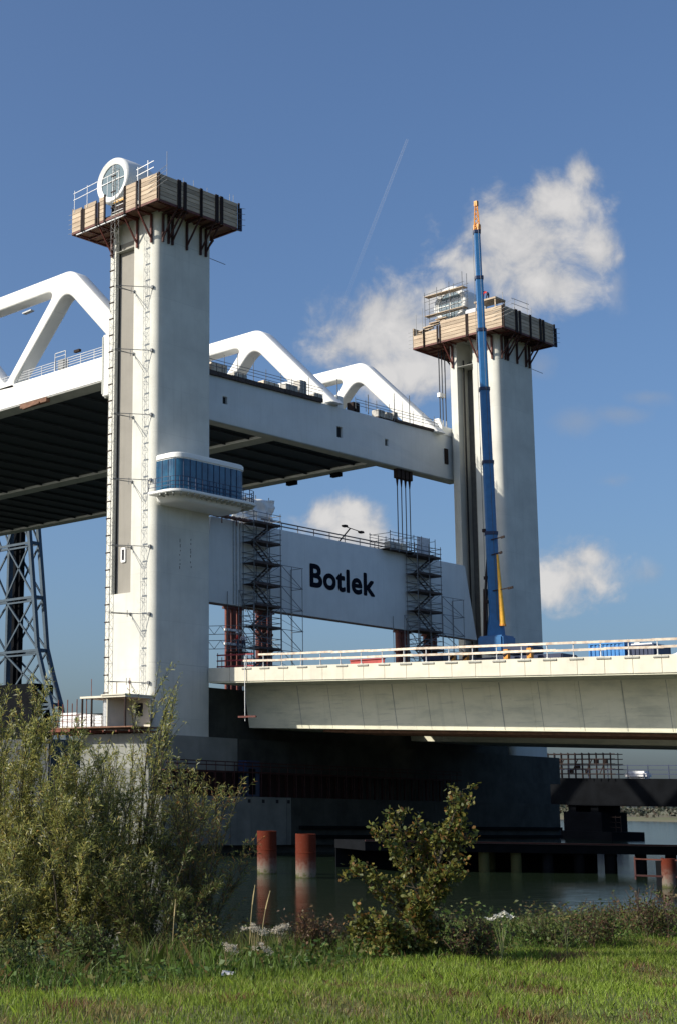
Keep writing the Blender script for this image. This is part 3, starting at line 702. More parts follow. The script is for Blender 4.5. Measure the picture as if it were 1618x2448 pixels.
def lattice_bay(t, x, y0, y1, zs, seed=0, posts=3):
    b = MB()
    for i in range(posts): 
        y = lerp(y0, y1, i/(posts-1)); b.tube((x, y, zs[0]), (x, y, zs[-1]-(0 if i == posts-1 else .0)), .035, 5); b.tube((x-1.4, y, zs[0]), (x-1.4, y, zs[-1]), .03, 5)
    for z in zs[1:]: b.tube((x, y0, z), (x, y1+.1, z), .032, 5); b.tube((x-1.4, y1, z), (x+.1, y1, z), .03, 5)
    for za, zc in zip(zs[:-1], zs[1:]):
        b.tube((x, y0, zc), (x, y1, za), .035, 5)
        b.tube((x, y0, za+.9), (x, y1, za+.9-.9), .02, 4)
    b.build('side_bay', m_('scaf'), t)
A = thing('scaffold_tower', (-2, 16, 9.8), 'scaffold stair tower against the sign beam left of the lettering', 'scaffold', 'scaffold stair towers at the sign beam')
scaffold(A, -2.85, -1.5, 14.3, 18.0, 9.8, 30.4, [10.4, 12.4, 14.4, 16.4, 18.4, 20.4, 22.4, 24.4, 26.4, 28.4, 30.2], 2, seed=1)
lattice_bay(A, -1.5, 18.1, 21.1, [9.8, 12, 14.2, 16.3, 18.4, 20.4, 22.4, 24.5, 26.5], 1)
lattice_bay(A, -1.5, 12.2, 14.2, [9.8, 12, 14.2, 16.3, 18.4, 20.4, 23.5], 2, 2)
b = MB()
for y in (13.1, 13.5, 14.0): b.bar((-2.95, y, 22.4), (-2.95, y, 30.3), .12, .12)
b.build('riser_pipe', m_('galv'), A)
Bt = thing('scaffold_tower', (-2, 41, 9.8), 'scaffold stair tower against the sign beam right of the lettering', 'scaffold', 'scaffold stair towers at the sign beam')
scaffold(Bt, -2.85, -1.5, 39.4, 43.5, 9.8, 30.2, [10.4, 12.4, 14.4, 16.4, 18.4, 20.3, 22.2, 24.3, 26.3, 28.2, 30.1], 2, seed=2)
lattice_bay(Bt, -1.5, 43.6, 47.4, [9.8, 12, 14.2, 16.3, 18.4, 20.4, 22.2, 24.2, 26.1], 3)
lattice_bay(Bt, -1.5, 37.0, 39.3, [9.8, 12, 14.2, 16.3, 18.4, 20.4, 23.5], 4, 2)
TS = thing('scaffold_cage', (-2, 39, 30.2), 'open tube scaffold cage standing on the far half of the sign beam', 'scaffold')
b = MB()
for x in (-4.6, -2.0):
    for y in (35.6, 37, 38.3, 39.6, 40.9, 42.3, 43.3): b.tube((x, y, 30.1), (x, y, 32.2+.3*((y*7) % 1)), .038, 5)
    for z in (30.3, 30.8, 31.3, 31.8, 32.1): b.tube((x, 35.5, z), (x, 43.4 if z < 31.2 else 40.6, z), .03, 5)
for y in (35.6, 39.6, 43.3): 
    for z in (30.6, 31.3, 32.0): b.tube((-4.6, y, z), (-2.0, y, z), .03, 5)
b.build('standard', m_('scaf'), TS)
MB().box((-4.6, 35.5, 30.36), (-2.0, 43.4, 30.44)).build('board_deck', m_('board'), TS)
MB().box((-2.6, 40.95, 30.5), (-2.55, 43.1, 32.35)).build('sheeting', m_('sheet'), TS)
for y, c in ((36.4, 'crate'), (38.6, 'par'), (37.4, 'crate')): MB().box((-3.4, y, 30.45), (-2.7, y+.8, 31.2+.2*(y % 1))).build('stored_box', m_(c), TS, bevel=.03)
SC = thing('sheeted_enclosure', (-4.6, 17.5, 30.4), 'white tarpaulin enclosure on top of the scaffold below the control cabin', 'tarpaulin')
nx_, nz_ = 26, 18; vs = []; fs = []
for i in range(nx_+1):
    for k in range(nz_+1):
        y = lerp(14.7, 20.2, i/nx_); z = lerp(30.5, 33.4-.25*(1-i/nx_), k/nz_)
        vs.append((-4.5+.35*(y-17)/5+.16*math.sin(y*4.1+z*2.3)+.10*math.sin(z*6+y*1.3)+random.uniform(-.05, .05), y, z))
for i in range(nx_):
    for k in range(nz_): a = i*(nz_+1)+k; fs.append((a, a+nz_+1, a+nz_+2, a+1))
mb = MB(); mb.add(vs, fs); o = mb.build('tarpaulin', mat('bright_sheeting', (.82, .82, .82), .6, var=.06, scale=2.5, bump=.6, bscale=3), SC, smooth=80)
md = o.modifiers.new('thick', 'SOLIDIFY'); md.thickness = .02
b = MB()
for y in (15.2, 16.9, 18.4, 20.3): b.tube((-4.95, y, 22.2), (-4.95, y, 33.8), .04, 5)
for z in (30.4, 32.1, 33.3): b.tube((-4.95, 14.8, z), (-4.95, 20.4, z), .03, 5)
b.build('pole', m_('scaf'), SC)
b = MB()
for i in range(16):
    y = 8.4+i*.4; b.box((-2.7, y, 30.30-.02*(i % 3)), (-2.0, y+.34, 30.42+.05*(i % 2)))
for y in (10.4, 12.4): b.box((-2.0, y, 29.6), (-1.95, y+.12, 30.4))
b.build('plank_edge', mat('red_brown_boards', (.20, .10, .08), .8, var=.3, scale=4), SC)
# scaffold on the far tower head
S2 = thing('head_scaffold', (-6, D2, 59), 'tube scaffold with plank decks round the round window on the far tower', 'scaffold')
b = MB()
for x in (-8.9, -7.2, -5.5, -3.7):
    for y in (D2-1.1, D2-.2): b.tube((x, y, 58.8), (x, y, 63.7+.15*(x+9)+.5*(x > -4)), .035, 5)
for z in (60.5, 61.6, 62.6, 63.5):
    for y in (D2-1.1, D2-.2): b.tube((-9.0, y, z-.1), (-3.5, y, z+.25), .03, 5)
b.build('standard', m_('scaf'), S2)
for z in (60.9, 63.3): MB().box((-9.0, D2-1.1, z-.12), (-3.6, D2-.2, z-.04)).build('board_deck', m_('timber'), S2)
b = MB()
for x, y, h in ((-.2, D2+.4, 2.2), (.6, D2+.3, 2.4), (1.5, D2+1.2, 1.6), (1.6, D2+3.6, 1.9), (1.6, D2+4.4, 1.2), (-9.6, D2-1.9, 1.6), (-8.7, D2-1.9, 2.2)): b.tube((x, y, 59.2 if x > -5 else 58.3), (x, y, 59.4+h), .03, 4)
for z in (60.3, 60.9): b.tube((1.5, D2+.6, z), (1.6, D2+4.0, z), .03, 4)
b.build('guard_tube', m_('scaf'), S2)
b = MB()
for x, y, z, a in ((-9.6, D2-1.7, 58.6, .5), (-8.9, D2-1.8, 58.9, .3), (-8.2, D2-1.6, 59.3, .4), (-7.4, D2-1.5, 59.6, .25)): b.box((x, y, z), (x+1.5, y+.35, z+.12)); b.box((x+.3, y-.2, z+.2), (x+1.8, y+.2, z+.3))
b.build('stacked_planks', m_('timber'), S2)
MB().box((-3.2, D2-1.5, 59.5), (-.6, D2-.9, 60.1)).build('white_bundle', m_('sheet'), S2, bevel=.12)

# ------------------------------------------------------------------ approach viaduct
def zt(x): return 15.83-.0268*x           # parapet top
V = thing('approach_viaduct', (20, 12, 10), 'concrete approach viaduct with pale parapet ending at the near tower', 'viaduct')
XA, XB = .12, 104.
def strip(y0, y1, f0, f1, name, mt, xa=XA, xb=XB, n=1):
    b = MB(); xs = np.linspace(xa, xb, n+1)
    for a, c in zip(xs[:-1], xs[1:]):
        b.add([(a, y0, f0(a)), (c, y0, f0(c)), (c, y1, f0(c)), (a, y1, f0(a)), (a, y0, f1(a)), (c, y0, f1(c)), (c, y1, f1(c)), (a, y1, f1(a))], [(0, 3, 2, 1), (4, 5, 6, 7), (0, 1, 5, 4), (1, 2, 6, 5), (2, 3, 7, 6), (3, 0, 4, 7)])
    return b.build(name, mt, V)
JX = [2.65, 4.68]+[6.69+2.05*i for i in range(47)]
xs = [XA]+JX
for i, (a, c) in enumerate(zip(xs[:-1], xs[1:])):
    g_ = .018
    strip(6.5, 6.72, lambda x: zt(x)-1.19, lambda x: zt(x), 'parapet_panel', m_('par'), a+g_, c-g_)
strip(6.74, 7.0, lambda x: zt(x)-1.12, lambda x: zt(x)-.05, 'parapet_core', m_('web'))
strip(6.6, 53.0, lambda x: zt(x)-1.3, lambda x: zt(x)-.35, 'deck_slab', m_('web'), xa=.12)
strip(7.2, 52.5, lambda x: zt(x)-.345, lambda x: zt(x)-.33, 'road_surface', m_('road'))
strip(52.6, 53.0, lambda x: zt(x)-1.0, lambda x: zt(x), 'parapet_core', m_('par'))
b = MB()
for x in JX[1:]:
    z = zt(x)-.14; b.tube((x-.55, 6.50, z+.015), (x+.5, 6.50, z-.012), .085, 10)
b.build('drain_sleeve', mat('grey_sleeve', (.34, .34, .30), .7), V, smooth=40)
# box girders, inclined webs
def boxg(y0, y1, dep, name):
    b = MB()
    segs = np.linspace(XA+.3, XB, 30)
    for a, c in zip(segs[:-1], segs[1:]):
        vs = []
        for x in (a+.006, c-.006):
            t = zt(x); vs += [(x, y0-.1, t-1.3), (x, y0+.55, t-1.19-dep), (x, y1-.55, t-1.19-dep), (x, y1+.1, t-1.3)]
        b.add(vs, [(0, 1, 5, 4), (1, 2, 6, 5), (2, 3, 7, 6), (0, 4, 7, 3), (0, 3, 2, 1), (4, 5, 6, 7)])
    o = b.build(name, m_('web'), V)
    b = MB()
    for a in segs[1:-1]:
        t = zt(a); b.add([(a-.02, y0+.0, t-1.4), (a+.02, y0+.0, t-1.4), (a+.02, y0+.58, t-1.15-dep), (a-.02, y0+.58, t-1.15-dep)], [(0, 1, 2, 3)])
    return o
boxg(10.9, 20.5, 3.78, 'box_girder'); boxg(34.5, 49, 4.0, 'box_girder')
segs = np.linspace(XA+.3, XB, 30)
# cast joints on the web face (thin raised grout lines)
for k, x in enumerate(np.arange(6.5, 100, 3.3)):
    t = zt(x); MB().bar(Vector((x, 10.80, t-1.35)), Vector((x+.02, 11.43, t-4.9)), .035 if k % 3 else .075, .014, (0, -1, 0)).build('web_joint', mat('joint_grey', (.46, .46, .40), .9), V)
b = MB()
for y in np.arange(12.5, 20, 1.4): b.bar((8, y, zt(8)-5.1), (100, y, zt(100)-5.1), .18, .22)
b.build('soffit_pipe', m_('ply'), V)
# viaduct pier beyond the frame
MB().box((62, 11, -2), (65, 48, zt(63)-5.0)).build('viaduct_pier', m_('pier'), V)
# timber guard rail on the parapet
G = thing('guard_rail', (20, 6.6, 15.5), 'two bar pale timber guard rail on galvanised posts along the viaduct edge', 'guard rail')
posts = [4.49]+[6.42+2.048*i for i in range(46)]
for x in posts:
    b = MB(); z = zt(x)
    b.bar((x, 6.62, z-.2), (x, 6.62, z+1.12), .07, .06); b.box((x-.06, 6.55, z-.02), (x+.06, 6.8, z+.05)); b.box((x-.05, 6.5, z+.5), (x+.05, 6.6, z+.54))
    b.build('post', m_('galv'), G)
def planks(z, name, start, seed):
    r = random.Random(seed); x = start
    b = MB()
    while x < 98:
        L_ = r.uniform(3.6, 4.6); x2 = min(99, x+L_); dz = r.uniform(-.025, .025)
        b.bar((x, 6.54+r.uniform(-.015, .015), zt(x)+z+dz), (x2+.18, 6.535, zt(x2)+z+r.uniform(-.025, .025)), .04, .17); x = x2
    b.build(name, m_('wood'), G)
planks(1.02, 'upper_rail', 5.9, 1); planks(.52, 'lower_rail', 4.2, 2)
b = MB()
for x in (4.55,): b.tube((x, 6.35, zt(x)+.9), (x+.0, 6.38, zt(x)-4.6), .035, 5)
dr = b.build('hanging_hose', m_('white'), None); tag(dr, 'thin pale hose hanging down over the viaduct edge near the tower', 'hose')
MB_ = MB().box((3.9, 6.2, 11.4), (5.9, 6.34, 11.55)); o = MB_.build('hose_weight', m_('red'), None); tag(o, 'red bar hanging at the lower end of the hose', 'bar')
# dark red site fence at the end of the deck beside the tower
SF = thing('site_fence', (2, 8, 15.5), 'red and black site barrier at the deck end beside the near tower', 'barrier')
b = MB()
for i in range(9): b.tube((.4+.5*i, 7.4, 15.5), (.4+.5*i, 7.4, 17.2-.4*(i % 2)), .035, 5)
b.build('post', m_('soldier'), SF)
b = MB()
for z in (16.0, 16.5, 17.0): b.bar((.3, 7.4, z), (4.6, 7.4, z-.1), .05, .12)
b.build('rail', mat('barrier_red', (.28, .03, .04), .6), SF)
for zz in (18.9, 17.6):
    t = thing('lattice_beam', (1, 9, zz), ('upper' if zz > 18 else 'lower')+' thin lattice beam sticking out beside the near tower above the deck', 'lattice beam', 'thin lattice beams beside the near tower')
    b = MB().tube((-.6, 7.2, zz), (3.6, 9.3, zz), .03, 5).tube((-.6, 7.2, zz+.75), (3.6, 9.3, zz+.75), .03, 5)
    for i in range(8):
        q, q2 = i/8, (i+1)/8; z1, z2 = (zz, zz+.75) if i % 2 else (zz+.75, zz)
        b.tube((lerp(-.6, 3.6, q), lerp(7.2, 9.3, q), z1), (lerp(-.6, 3.6, q2), lerp(7.2, 9.3, q2), z2), .022, 4)
    b.build('lattice', m_('scaf'), t)

# ------------------------------------------------------------------ mobile crane on the viaduct
CR = thing('mobile_crane', (14.3, 29, 15.1), 'blue mobile crane with tall telescopic boom and orange head section on the viaduct', 'crane')
def bp(z):   # boom centre line
    q = (z-19.47)/39.12; return (lerp(14.36, 13.79, q), 29.0)
def boxring(c, z, w, ch=.28, yaw=.65):
    pts = [(-w, -w+ch*w), (-w+ch*w, -w), (w-ch*w, -w), (w, -w+ch*w), (w, w-ch*w), (w-ch*w, w), (-w+ch*w, w), (-w, w-ch*w)]
    cc, ss = math.cos(yaw), math.sin(yaw)
    return [(c[0]+a*cc-bb*ss, c[1]+a*ss+bb*cc, z) for a, bb in pts]
secs = [(19.5, 29.2, .52), (29.2, 35.9, .47), (35.9, 42.95, .43), (42.95, 48.75, .38), (48.75, 53.95, .33), (53.95, 58.6, .28)]
for z0, z1, w in secs:
    MB().loft([boxring(bp(z0), z0+.01, w), boxring(bp(z1), z1, w)]).build('boom_section', m_('cranebl'), CR)
    MB().loft([boxring(bp(z1), z1-.28, w+.06), boxring(bp(z1), z1+.02, w+.06)]).build('boom_collar', m_('navy'), CR)
for dx in (-.36, .34): MB().tube((bp(58)[0]+dx*.9, 28.75, 58.9), (bp(21)[0]+dx*1.6, 28.5, 21.0), .02, 4).build('hoist_rope', m_('ropes'), CR)
b = MB(); z0, z1 = 58.65, 61.5
for i in range(4):
    a = .65+math.pi/4+i*math.pi/2; p = bp(z0)
    b.tube((p[0]+.36*math.cos(a), p[1]+.36*math.sin(a), z0), (p[0]+.12*math.cos(a), p[1]+.12*math.sin(a), z1), .05, 5)
    for k in range(6):
        qa, qb = k/6, (k+1)/6; ra, rb = lerp(.36, .12, qa), lerp(.36, .12, qb); a2 = a+math.pi/2
        b.tube((p[0]+ra*math.cos(a), p[1]+ra*math.sin(a), lerp(z0, z1, qa)), (p[0]+rb*math.cos(a2), p[1]+rb*math.sin(a2), lerp(z0, z1, qb)), .035, 4)
b.build('lattice_head', m_('craneor'), CR)
MB().box((bp(58)[0]-.28, 28.8, 58.6), (bp(58)[0]+.3, 29.2, 59.2)).box((bp(58)[0]-.16, 28.85, 61.1), (bp(58)[0]+.16, 29.15, 61.6)).build('sheave_block', m_('craneor'), CR)
MB().tube((15.36, 28.6, 20.6), (15.05, 28.6, 27.0), .27, 10, .10).build('stowed_jib', m_('yellow'), CR, smooth=40)
MB().tube((15.36, 28.6, 20.44), (15.36, 28.6, 20.62), .30, 10).build('jib_end', m_('craneor'), CR)
MB().tube((13.25, 29, 19.3), (13.42, 29, 24.0), .21, 10).tube((13.42, 29, 24.0), (13.8, 29, 27.4), .11, 8).build('lift_cylinder', m_('soldier'), CR, smooth=40)
for z, L_ in ((28.5, 1.4), (27.1, 1.1), (23.8, 2.1)): MB().bar((14.5, 28.5, z-.1), (14.5+L_, 28.5, z+.05), .07, .09).bar((14.5+L_*.75, 28.5, z-.02), (14.5+L_, 28.5, z+.05), .12, .2).build('hose_arm', m_('soldier'), CR)
for z in (29.2, 22.6, 24.8): MB().box((13.65, 28.4, z), (14.0, 28.7, z+.3)).build('hose_bracket', m_('soldier'), CR)
MB().box((13.1, 27.9, 18.0), (15.7, 30.1, 19.6)).build('slewing_house', m_('cranebl'), CR, bevel=.15)
MB().loft([boxring((14.36, 29), 19.6, .78), boxring((14.36, 29), 21.5, .58)]).build('boom_foot', m_('cranebl'), CR)
MB().box((15.72, 27.8, 17.8), (18.4, 30.2, 18.5)).build('counterweight', m_('navy'), CR, bevel=.1)
MB().box((7.2, 27.7, 16.4), (21.6, 30.3, 17.6)).box((7.2, 27.8, 17.6), (9.4, 30.2, 18.3)).build('carrier', m_('navy'), CR, bevel=.08)
for x in (8.3, 9.9, 13.7, 15.3, 18.3, 19.9):
    for y in (27.8, 30.0): MB().tube((x, y-.2, 15.78), (x, y+.2, 15.78), .62, 18).build('wheel', m_('black'), CR, smooth=40)
for x in (11.0, 12.4, 16.6, 18.9):
    p = MB().box((x, 26.6, 15.2), (x+.42, 27.0, 18.1)).build('outrigger', m_('craneor'), CR)
    b = MB()
    for k in range(4): b.bar((x-.0, 26.59, 15.7+k*.6), (x+.42, 26.59, 16.0+k*.6), .012, .24)
    b.build('hazard_stripe', m_('soldier'), p)
# ------------------------------------------------------------------ things on the viaduct deck
def container(x0, x1, y0, z, h, col, lab, name='container'):
    t = thing(name, ((x0+x1)/2, y0+1.2, z), lab, 'container')
    b = MB(); n = int((x1-x0)/.3); prof = []
    for i in range(n): 
        a = x0+(x1-x0)*i/n; c = (x1-x0)/n; prof += [(a, y0), (a+c*.5, y0), (a+c*.55, y0+.06), (a+c*.95, y0+.06)]
    prof += [(x1, y0), (x1, y0+2.4), (x0, y0+2.4)]
    b.prism(prof, z+.12, z+h-.1); b.build('corrugated_wall', m_(col), t)
    b = MB().box((x0-.04, y0-.05, z+h-.1), (x1+.04, y0+2.45, z+h)).box((x0-.04, y0-.05, z), (x1+.04, y0+2.45, z+.12))
    for x in (x0-.02, x1-.12):
        for y in (y0-.04, y0+2.3): b.box((x, y, z), (x+.14, y+.14, z+h))
    b.build('corner_frame', m_(col), t)
    MB().box((x1+.01, y0+.2, z+.2), (x1+.05, y0+2.2, z+h-.2)).build('door', m_(col), t)
    return t
container(32.6, 35.4, 13, 14.55, 1.95, 'contbl', 'bright blue corrugated container behind the guard rail')
container(35.7, 37.6, 13, 14.45, 1.75, 'navy', 'small dark blue box unit next to the bright blue container')
ST = thing('white_panel', (36, 13.5, 16.3), 'white flat panel lying on top of the dark blue box unit', 'panel')
MB().box((35.8, 13.2, 16.22), (37.4, 15, 16.32)).build('panel', m_('white'), ST); MB().box((36, 13.3, 16.32), (36.4, 13.7, 16.42)).build('handle', m_('galv'), ST)
# white car partly behind the parapet
CA = thing('parked_car', (41.4, 12.5, 14.35), 'white estate car with roof rails parked behind the viaduct parapet', 'car')
def car():
    x0, y0, z0 = 39.0, 11.6, 14.35; W = 1.8
    prof = [(0, .35), (.05, .75), (.9, .95), (1.75, 1.42), (3.3, 1.45), (4.1, 1.1), (4.5, .9), (4.55, .4), (4.3, .25), (.2, .25)]
    rings = []
    for t_, sc in ((0, .86), (.06, .96), (.16, 1.0), (.84, 1.0), (.94, .96), (1, .86)):
        rings.append([(x0+2.27+(px-2.27)*(.97+.03*sc), y0+W*t_, z0+(pz if pz < .9 else .9+(pz-.9)*sc)) for px, pz in prof])
    MB().loft(rings).build('body', m_('white'), CA, smooth=50)
    for yy in (y0-.006, y0+W+.006):
        MB().add([(x0+1.3, yy, z0+.98), (x0+1.82, yy, z0+1.28), (x0+3.2, yy, z0+1.30), (x0+3.8, yy, z0+1.02)], [(0, 1, 2, 3)]).build('window', m_clear(), CA)
        b = MB(); b.bar((x0+1.9, yy+(.25 if yy < y0 else -.25), z0+1.5), (x0+3.3, yy+(.25 if yy < y0 else -.25), z0+1.5), .05, .05)
        b.build('roof_rail', m_('galv'), CA)
        for xx in (x0+.85, x0+3.65):
            w_ = MB().tube((xx, yy-.1, z0+.32), (xx, yy+.1, z0+.32), .33, 20).build('wheel', m_('black'), CA, smooth=40)
            MB().tube((xx, yy-.11, z0+.32), (xx, yy+.11, z0+.32), .2, 12).build('rim', m_('galv'), w_, smooth=40)
    MB().add([(x0+1.0, y0+.25, z0+.99), (x0+1.0, y0+W-.25, z0+.99), (x0+1.72, y0+W-.3, z0+1.41), (x0+1.72, y0+.3, z0+1.41)], [(0, 1, 2, 3)]).build('windscreen', m_clear(), CA)
    for yy in (y0+.25, y0+W-.45): MB().box((x0-.0, yy, z0+.6), (x0+.12, yy+.2, z0+.75)).build('headlight', m_clear(), CA)
car()
RB = thing('red_beam', (15.6, 9, 15.4), 'red steel beam lying on the deck behind the guard rail', 'beam')
MB().box((13.6, 9, 15.55), (17.0, 9.3, 15.62)).box((13.6, 9, 15.95), (17.0, 9.3, 16.02)).box((13.6, 9.1, 15.6), (17.0, 9.18, 16.0)).build('beam', mat('red_paint', (.42, .06, .05), .5), RB)
MB().box((13.9, 8.9, 15.35), (14.1, 9.4, 15.55)).box((16.5, 8.9, 15.35), (16.7, 9.4, 15.55)).build('timber_block', m_('board'), RB)
for i, (x, y, lab) in enumerate(((22.3, 10, 'grey tarpaulin mound on the deck at the crane carrier'), (26.3, 10, 'long low grey tarpaulin mound right of the crane'))):
    vs = []; fs = []; n = 16
    for a in range(n+1):
        for c in range(9):
            u, v = a/n, c/8; hgt = .42*math.sin(math.pi*u)**.7*math.sin(math.pi*v)**.5
            vs.append((x+(u-.5)*(3.6 if i else 2.6), y+(v-.5)*1.6, zt(x)-.32+hgt+.03*math.sin(9*u+5*v)))
    for a in range(n):
        for c in range(8): k = a*9+c; fs.append((k, k+9, k+10, k+1))
    tag(MB().add(vs, fs).build('tarpaulin_mound', m_('sheet'), None, smooth=70), lab, 'tarpaulin', 'tarpaulin mounds on the deck')

# ------------------------------------------------------------------ people
def person(loc, yaw, joints, label, jacket, trousers, helmet, group='workers'):
    """joints: dict of local positions; one skinned body"""
    t = thing('person', loc, label, 'person', group)
    J = joints
    order = ['pelvis', 'chest', 'neck', 'head', 'lsh', 'lel', 'lha', 'rsh', 'rel', 'rha', 'lhip', 'lkn', 'lan', 'lto', 'rhip', 'rkn', 'ran', 'rto']
    rad = dict(pelvis=.14, chest=.16, neck=.065, head=.10, lsh=.075, lel=.055, lha=.045, rsh=.075, rel=.055, rha=.045, lhip=.10, lkn=.075, lan=.055, lto=.045, rhip=.10, rkn=.075, ran=.055, rto=.045)
    ed = [('pelvis', 'chest'), ('chest', 'neck'), ('neck', 'head'), ('chest', 'lsh'), ('lsh', 'lel'), ('lel', 'lha'), ('chest', 'rsh'), ('rsh', 'rel'), ('rel', 'rha'), ('pelvis', 'lhip'), ('lhip', 'lkn'), ('lkn', 'lan'), ('lan', 'lto'), ('pelvis', 'rhip'), ('rhip', 'rkn'), ('rkn', 'ran'), ('ran', 'rto')]
    R_ = Matrix.Rotation(yaw, 3, 'Z')
    pos = {k: R_@Vector(J[k]) for k in order}
    me = bpy.data.meshes.new('body'); me.from_pydata([pos[k] for k in order], [(order.index(a), order.index(c)) for a, c in ed], [])
    ob = bpy.data.objects.new('body', me); COL.objects.link(ob)
    ob.modifiers.new('skin', 'SKIN')
    for i, k in enumerate(order):
        sv = me.skin_vertices[0].data[i]; sv.radius = (rad[k], rad[k]); sv.use_root = (i == 0)
    sd = ob.modifiers.new('sub', 'SUBSURF'); sd.levels = 1
    dg = bpy.context.evaluated_depsgraph_get(); m2 = bpy.data.meshes.new_from_object(ob.evaluated_get(dg)); bpy.data.objects.remove(ob)
    for q in (jacket, trousers, m_('skin'), m_('black')): m2.materials.append(q)
    zone = dict(head=2, neck=2, lha=2, rha=2, lhip=1, rhip=1, lkn=1, rkn=1, lan=3, ran=3, lto=3, rto=3, pelvis=1)
    for p in m2.polygons:
        k = min(order, key=lambda q: (pos[q]-p.center).length-rad[q]*.5); p.material_index = zone.get(k, 0); p.use_smooth = True
    o = bpy.data.objects.new('body', m2); COL.objects.link(o); o.parent = t
    hd = pos['head']+Vector(loc)
    MB().loft([[(hd.x+r_*math.cos(2*math.pi*i/14), hd.y+r_*math.sin(2*math.pi*i/14), hd.z+z_) for i in range(14)] for r_, z_ in ((.15, .03), (.135, .06), (.12, .11), (.07, .155), (.01, .165))]).build('helmet', helmet, t, smooth=60)
    return t
stand = dict(pelvis=(0, 0, .95), chest=(0, .02, 1.30), neck=(0, .03, 1.50), head=(0, .05, 1.66), lsh=(-.2, .02, 1.40), lel=(-.3, .1, 1.14), lha=(-.2, .34, 1.10), rsh=(.2, .02, 1.40), rel=(.32, .08, 1.15), rha=(.25, .33, 1.08), lhip=(-.11, 0, .88), lkn=(-.13, .03, .48), lan=(-.14, -.02, .09), lto=(-.15, .14, .05), rhip=(.11, 0, .88), rkn=(.13, .05, .48), ran=(.14, 0, .09), rto=(.15, .16, .05))
bend = dict(stand); bend.update(chest=(0, .28, 1.16), neck=(0, .44, 1.24), head=(0, .58, 1.26), lsh=(-.2, .30, 1.18), lel=(-.24, .42, .92), lha=(-.16, .52, .68), rsh=(.2, .30, 1.18), rel=(.24, .44, .92), rha=(.16, .56, .70), lkn=(-.13, .12, .48), rkn=(.13, .06, .48))
MB().box((-2.9, 11.9, 17.80), (-1.5, 14.25, 17.88)).build('board_deck', m_('board'), A)
person((-1.95, 12.55, 17.88), 2.4, stand, 'worker in red jacket standing at the red columns near the tower', m_('hivis'), m_('jeans'), m_('white'))
person((-2.1, 13.5, 17.88), -2.2, stand, 'worker in pale jacket and dark trousers beside the one in red', m_('pale'), m_('jeans'), m_('white'))
person((-.7, D2-.6, 60.75), 1.2, bend, 'worker in red jacket bending over on the far formwork platform', m_('hivis'), m_('jeans'), m_('soldier'))
b = MB().box((-1.9, D2-1.6, 60.55), (.9, D2+.4, 60.74)); 
for x in (-1.7, .7):
    for y in (D2-1.5, D2+.3): b.box((x, y, 57.4), (x+.12, y+.12, 60.55))
b.build('working_stage', m_('timber'), P2)

# ------------------------------------------------------------------ bridge pier
PI_ = thing('bridge_pier', (-3, 28, 0), 'massive concrete river pier carrying both white towers', 'bridge pier')
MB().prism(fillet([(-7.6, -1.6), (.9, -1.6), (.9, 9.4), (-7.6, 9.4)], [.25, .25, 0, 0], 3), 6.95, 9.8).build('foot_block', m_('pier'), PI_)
MB().box((-7.6, 9.42, 6.95), (.9, 61.0, 9.8)).build('upper_block', m_('pier_shade'), PI_)
MB().prism(fillet([(-7.9, -1.9), (3.0, -1.9), (3.0, 14.0), (-7.9, 14.0)], [.25, .25, 0, 0], 3), .75, 4.8).build('nose_block', mat('lit_end_pier_concrete', (.20, .205, .19), .85, var=.15, scale=.5, bump=.2, bscale=5, streak=.4), PI_)  # sunlit end in a paler copy, the rest coloured dark as shade
MB().box((-7.9, 14.02, .75), (3.0, 57.2, 4.8)).build('lower_block', m_('pier_shade'), PI_)
MB().box((-7.7, -1.7, 4.8), (1.2, 14.0, 6.95)).build('nose_neck', MATS['lit_end_pier_concrete'], PI_)
MB().box((-7.7, 14.02, 4.8), (1.2, 58.5, 6.95)).build('neck_block', m_('pier_shade'), PI_)
MB().box((-7, 0, -3), (1.2, 55, .75)).build('shadow_core', mat('wet_shadow_concrete', (.05, .05, .045), .6), PI_)  # wet dark core filling the shaded void under the pier
MB().box((-6.6, 6.95, 9.8), (-.4, 53.2, 14.2)).build('bearing_wall', m_('pier_shade'), PI_)
for y in (4.7, 6.6, 8.4, 10.2, 12.0, 13.5): MB().box((2.995, y, 4.3), (3.006, y+.35, 4.6)).build('anchor_hole', m_('hole'), PI_)
for z in (1.3, 2.1): MB().box((3.02, 15, z), (3.35, 57, z+.3)).build('fender_beam', m_('olddk'), PI_)
for y in np.arange(-1, 57, 7.2): MB().box((2.99, y, .76), (3.004, y+.03, 4.78)).build('cast_joint', m_('hole'), PI_)
FW = thing('red_walkway', (2, 12, 4.8), 'dark red steel formwork walkway along the ledge of the pier', 'walkway')
b = MB()
for y in np.arange(-1, 40, 1.15): b.box((1.35, y, 4.82), (1.5, y+.14, 6.9)); b.tube((2.7, y, 4.8), (2.7, y, 7.7), .035, 5)
b.build('stanchion', m_('redwalk'), FW)
MB().box((1.25, -1.2, 4.84), (1.33, 26, 6.85)).build('panel', mat('dull_red_panel', (.030, .011, .010), .9), FW)
b = MB()
for z in (6.9, 7.4, 7.7): b.bar((2.7, -1.2, z), (2.7, 40, z), .05, .09)
b.bar((2.2, -1.3, 6.85), (2.2, 40, 6.85), 1.0, .08)
b.build('rail', m_('redwalk'), FW)
BD = thing('site_cabin', (2.1, 9.6, 4.82), 'dark blue portable cabinet on the pier ledge', 'cabinet')
MB().box((1.6, 8.7, 4.83), (2.6, 10.4, 7.9)).build('body', m_('navy'), BD, bevel=.04); MB().box((2.605, 8.95, 5.0), (2.63, 9.8, 7.2)).build('door', m_('olddk'), BD)
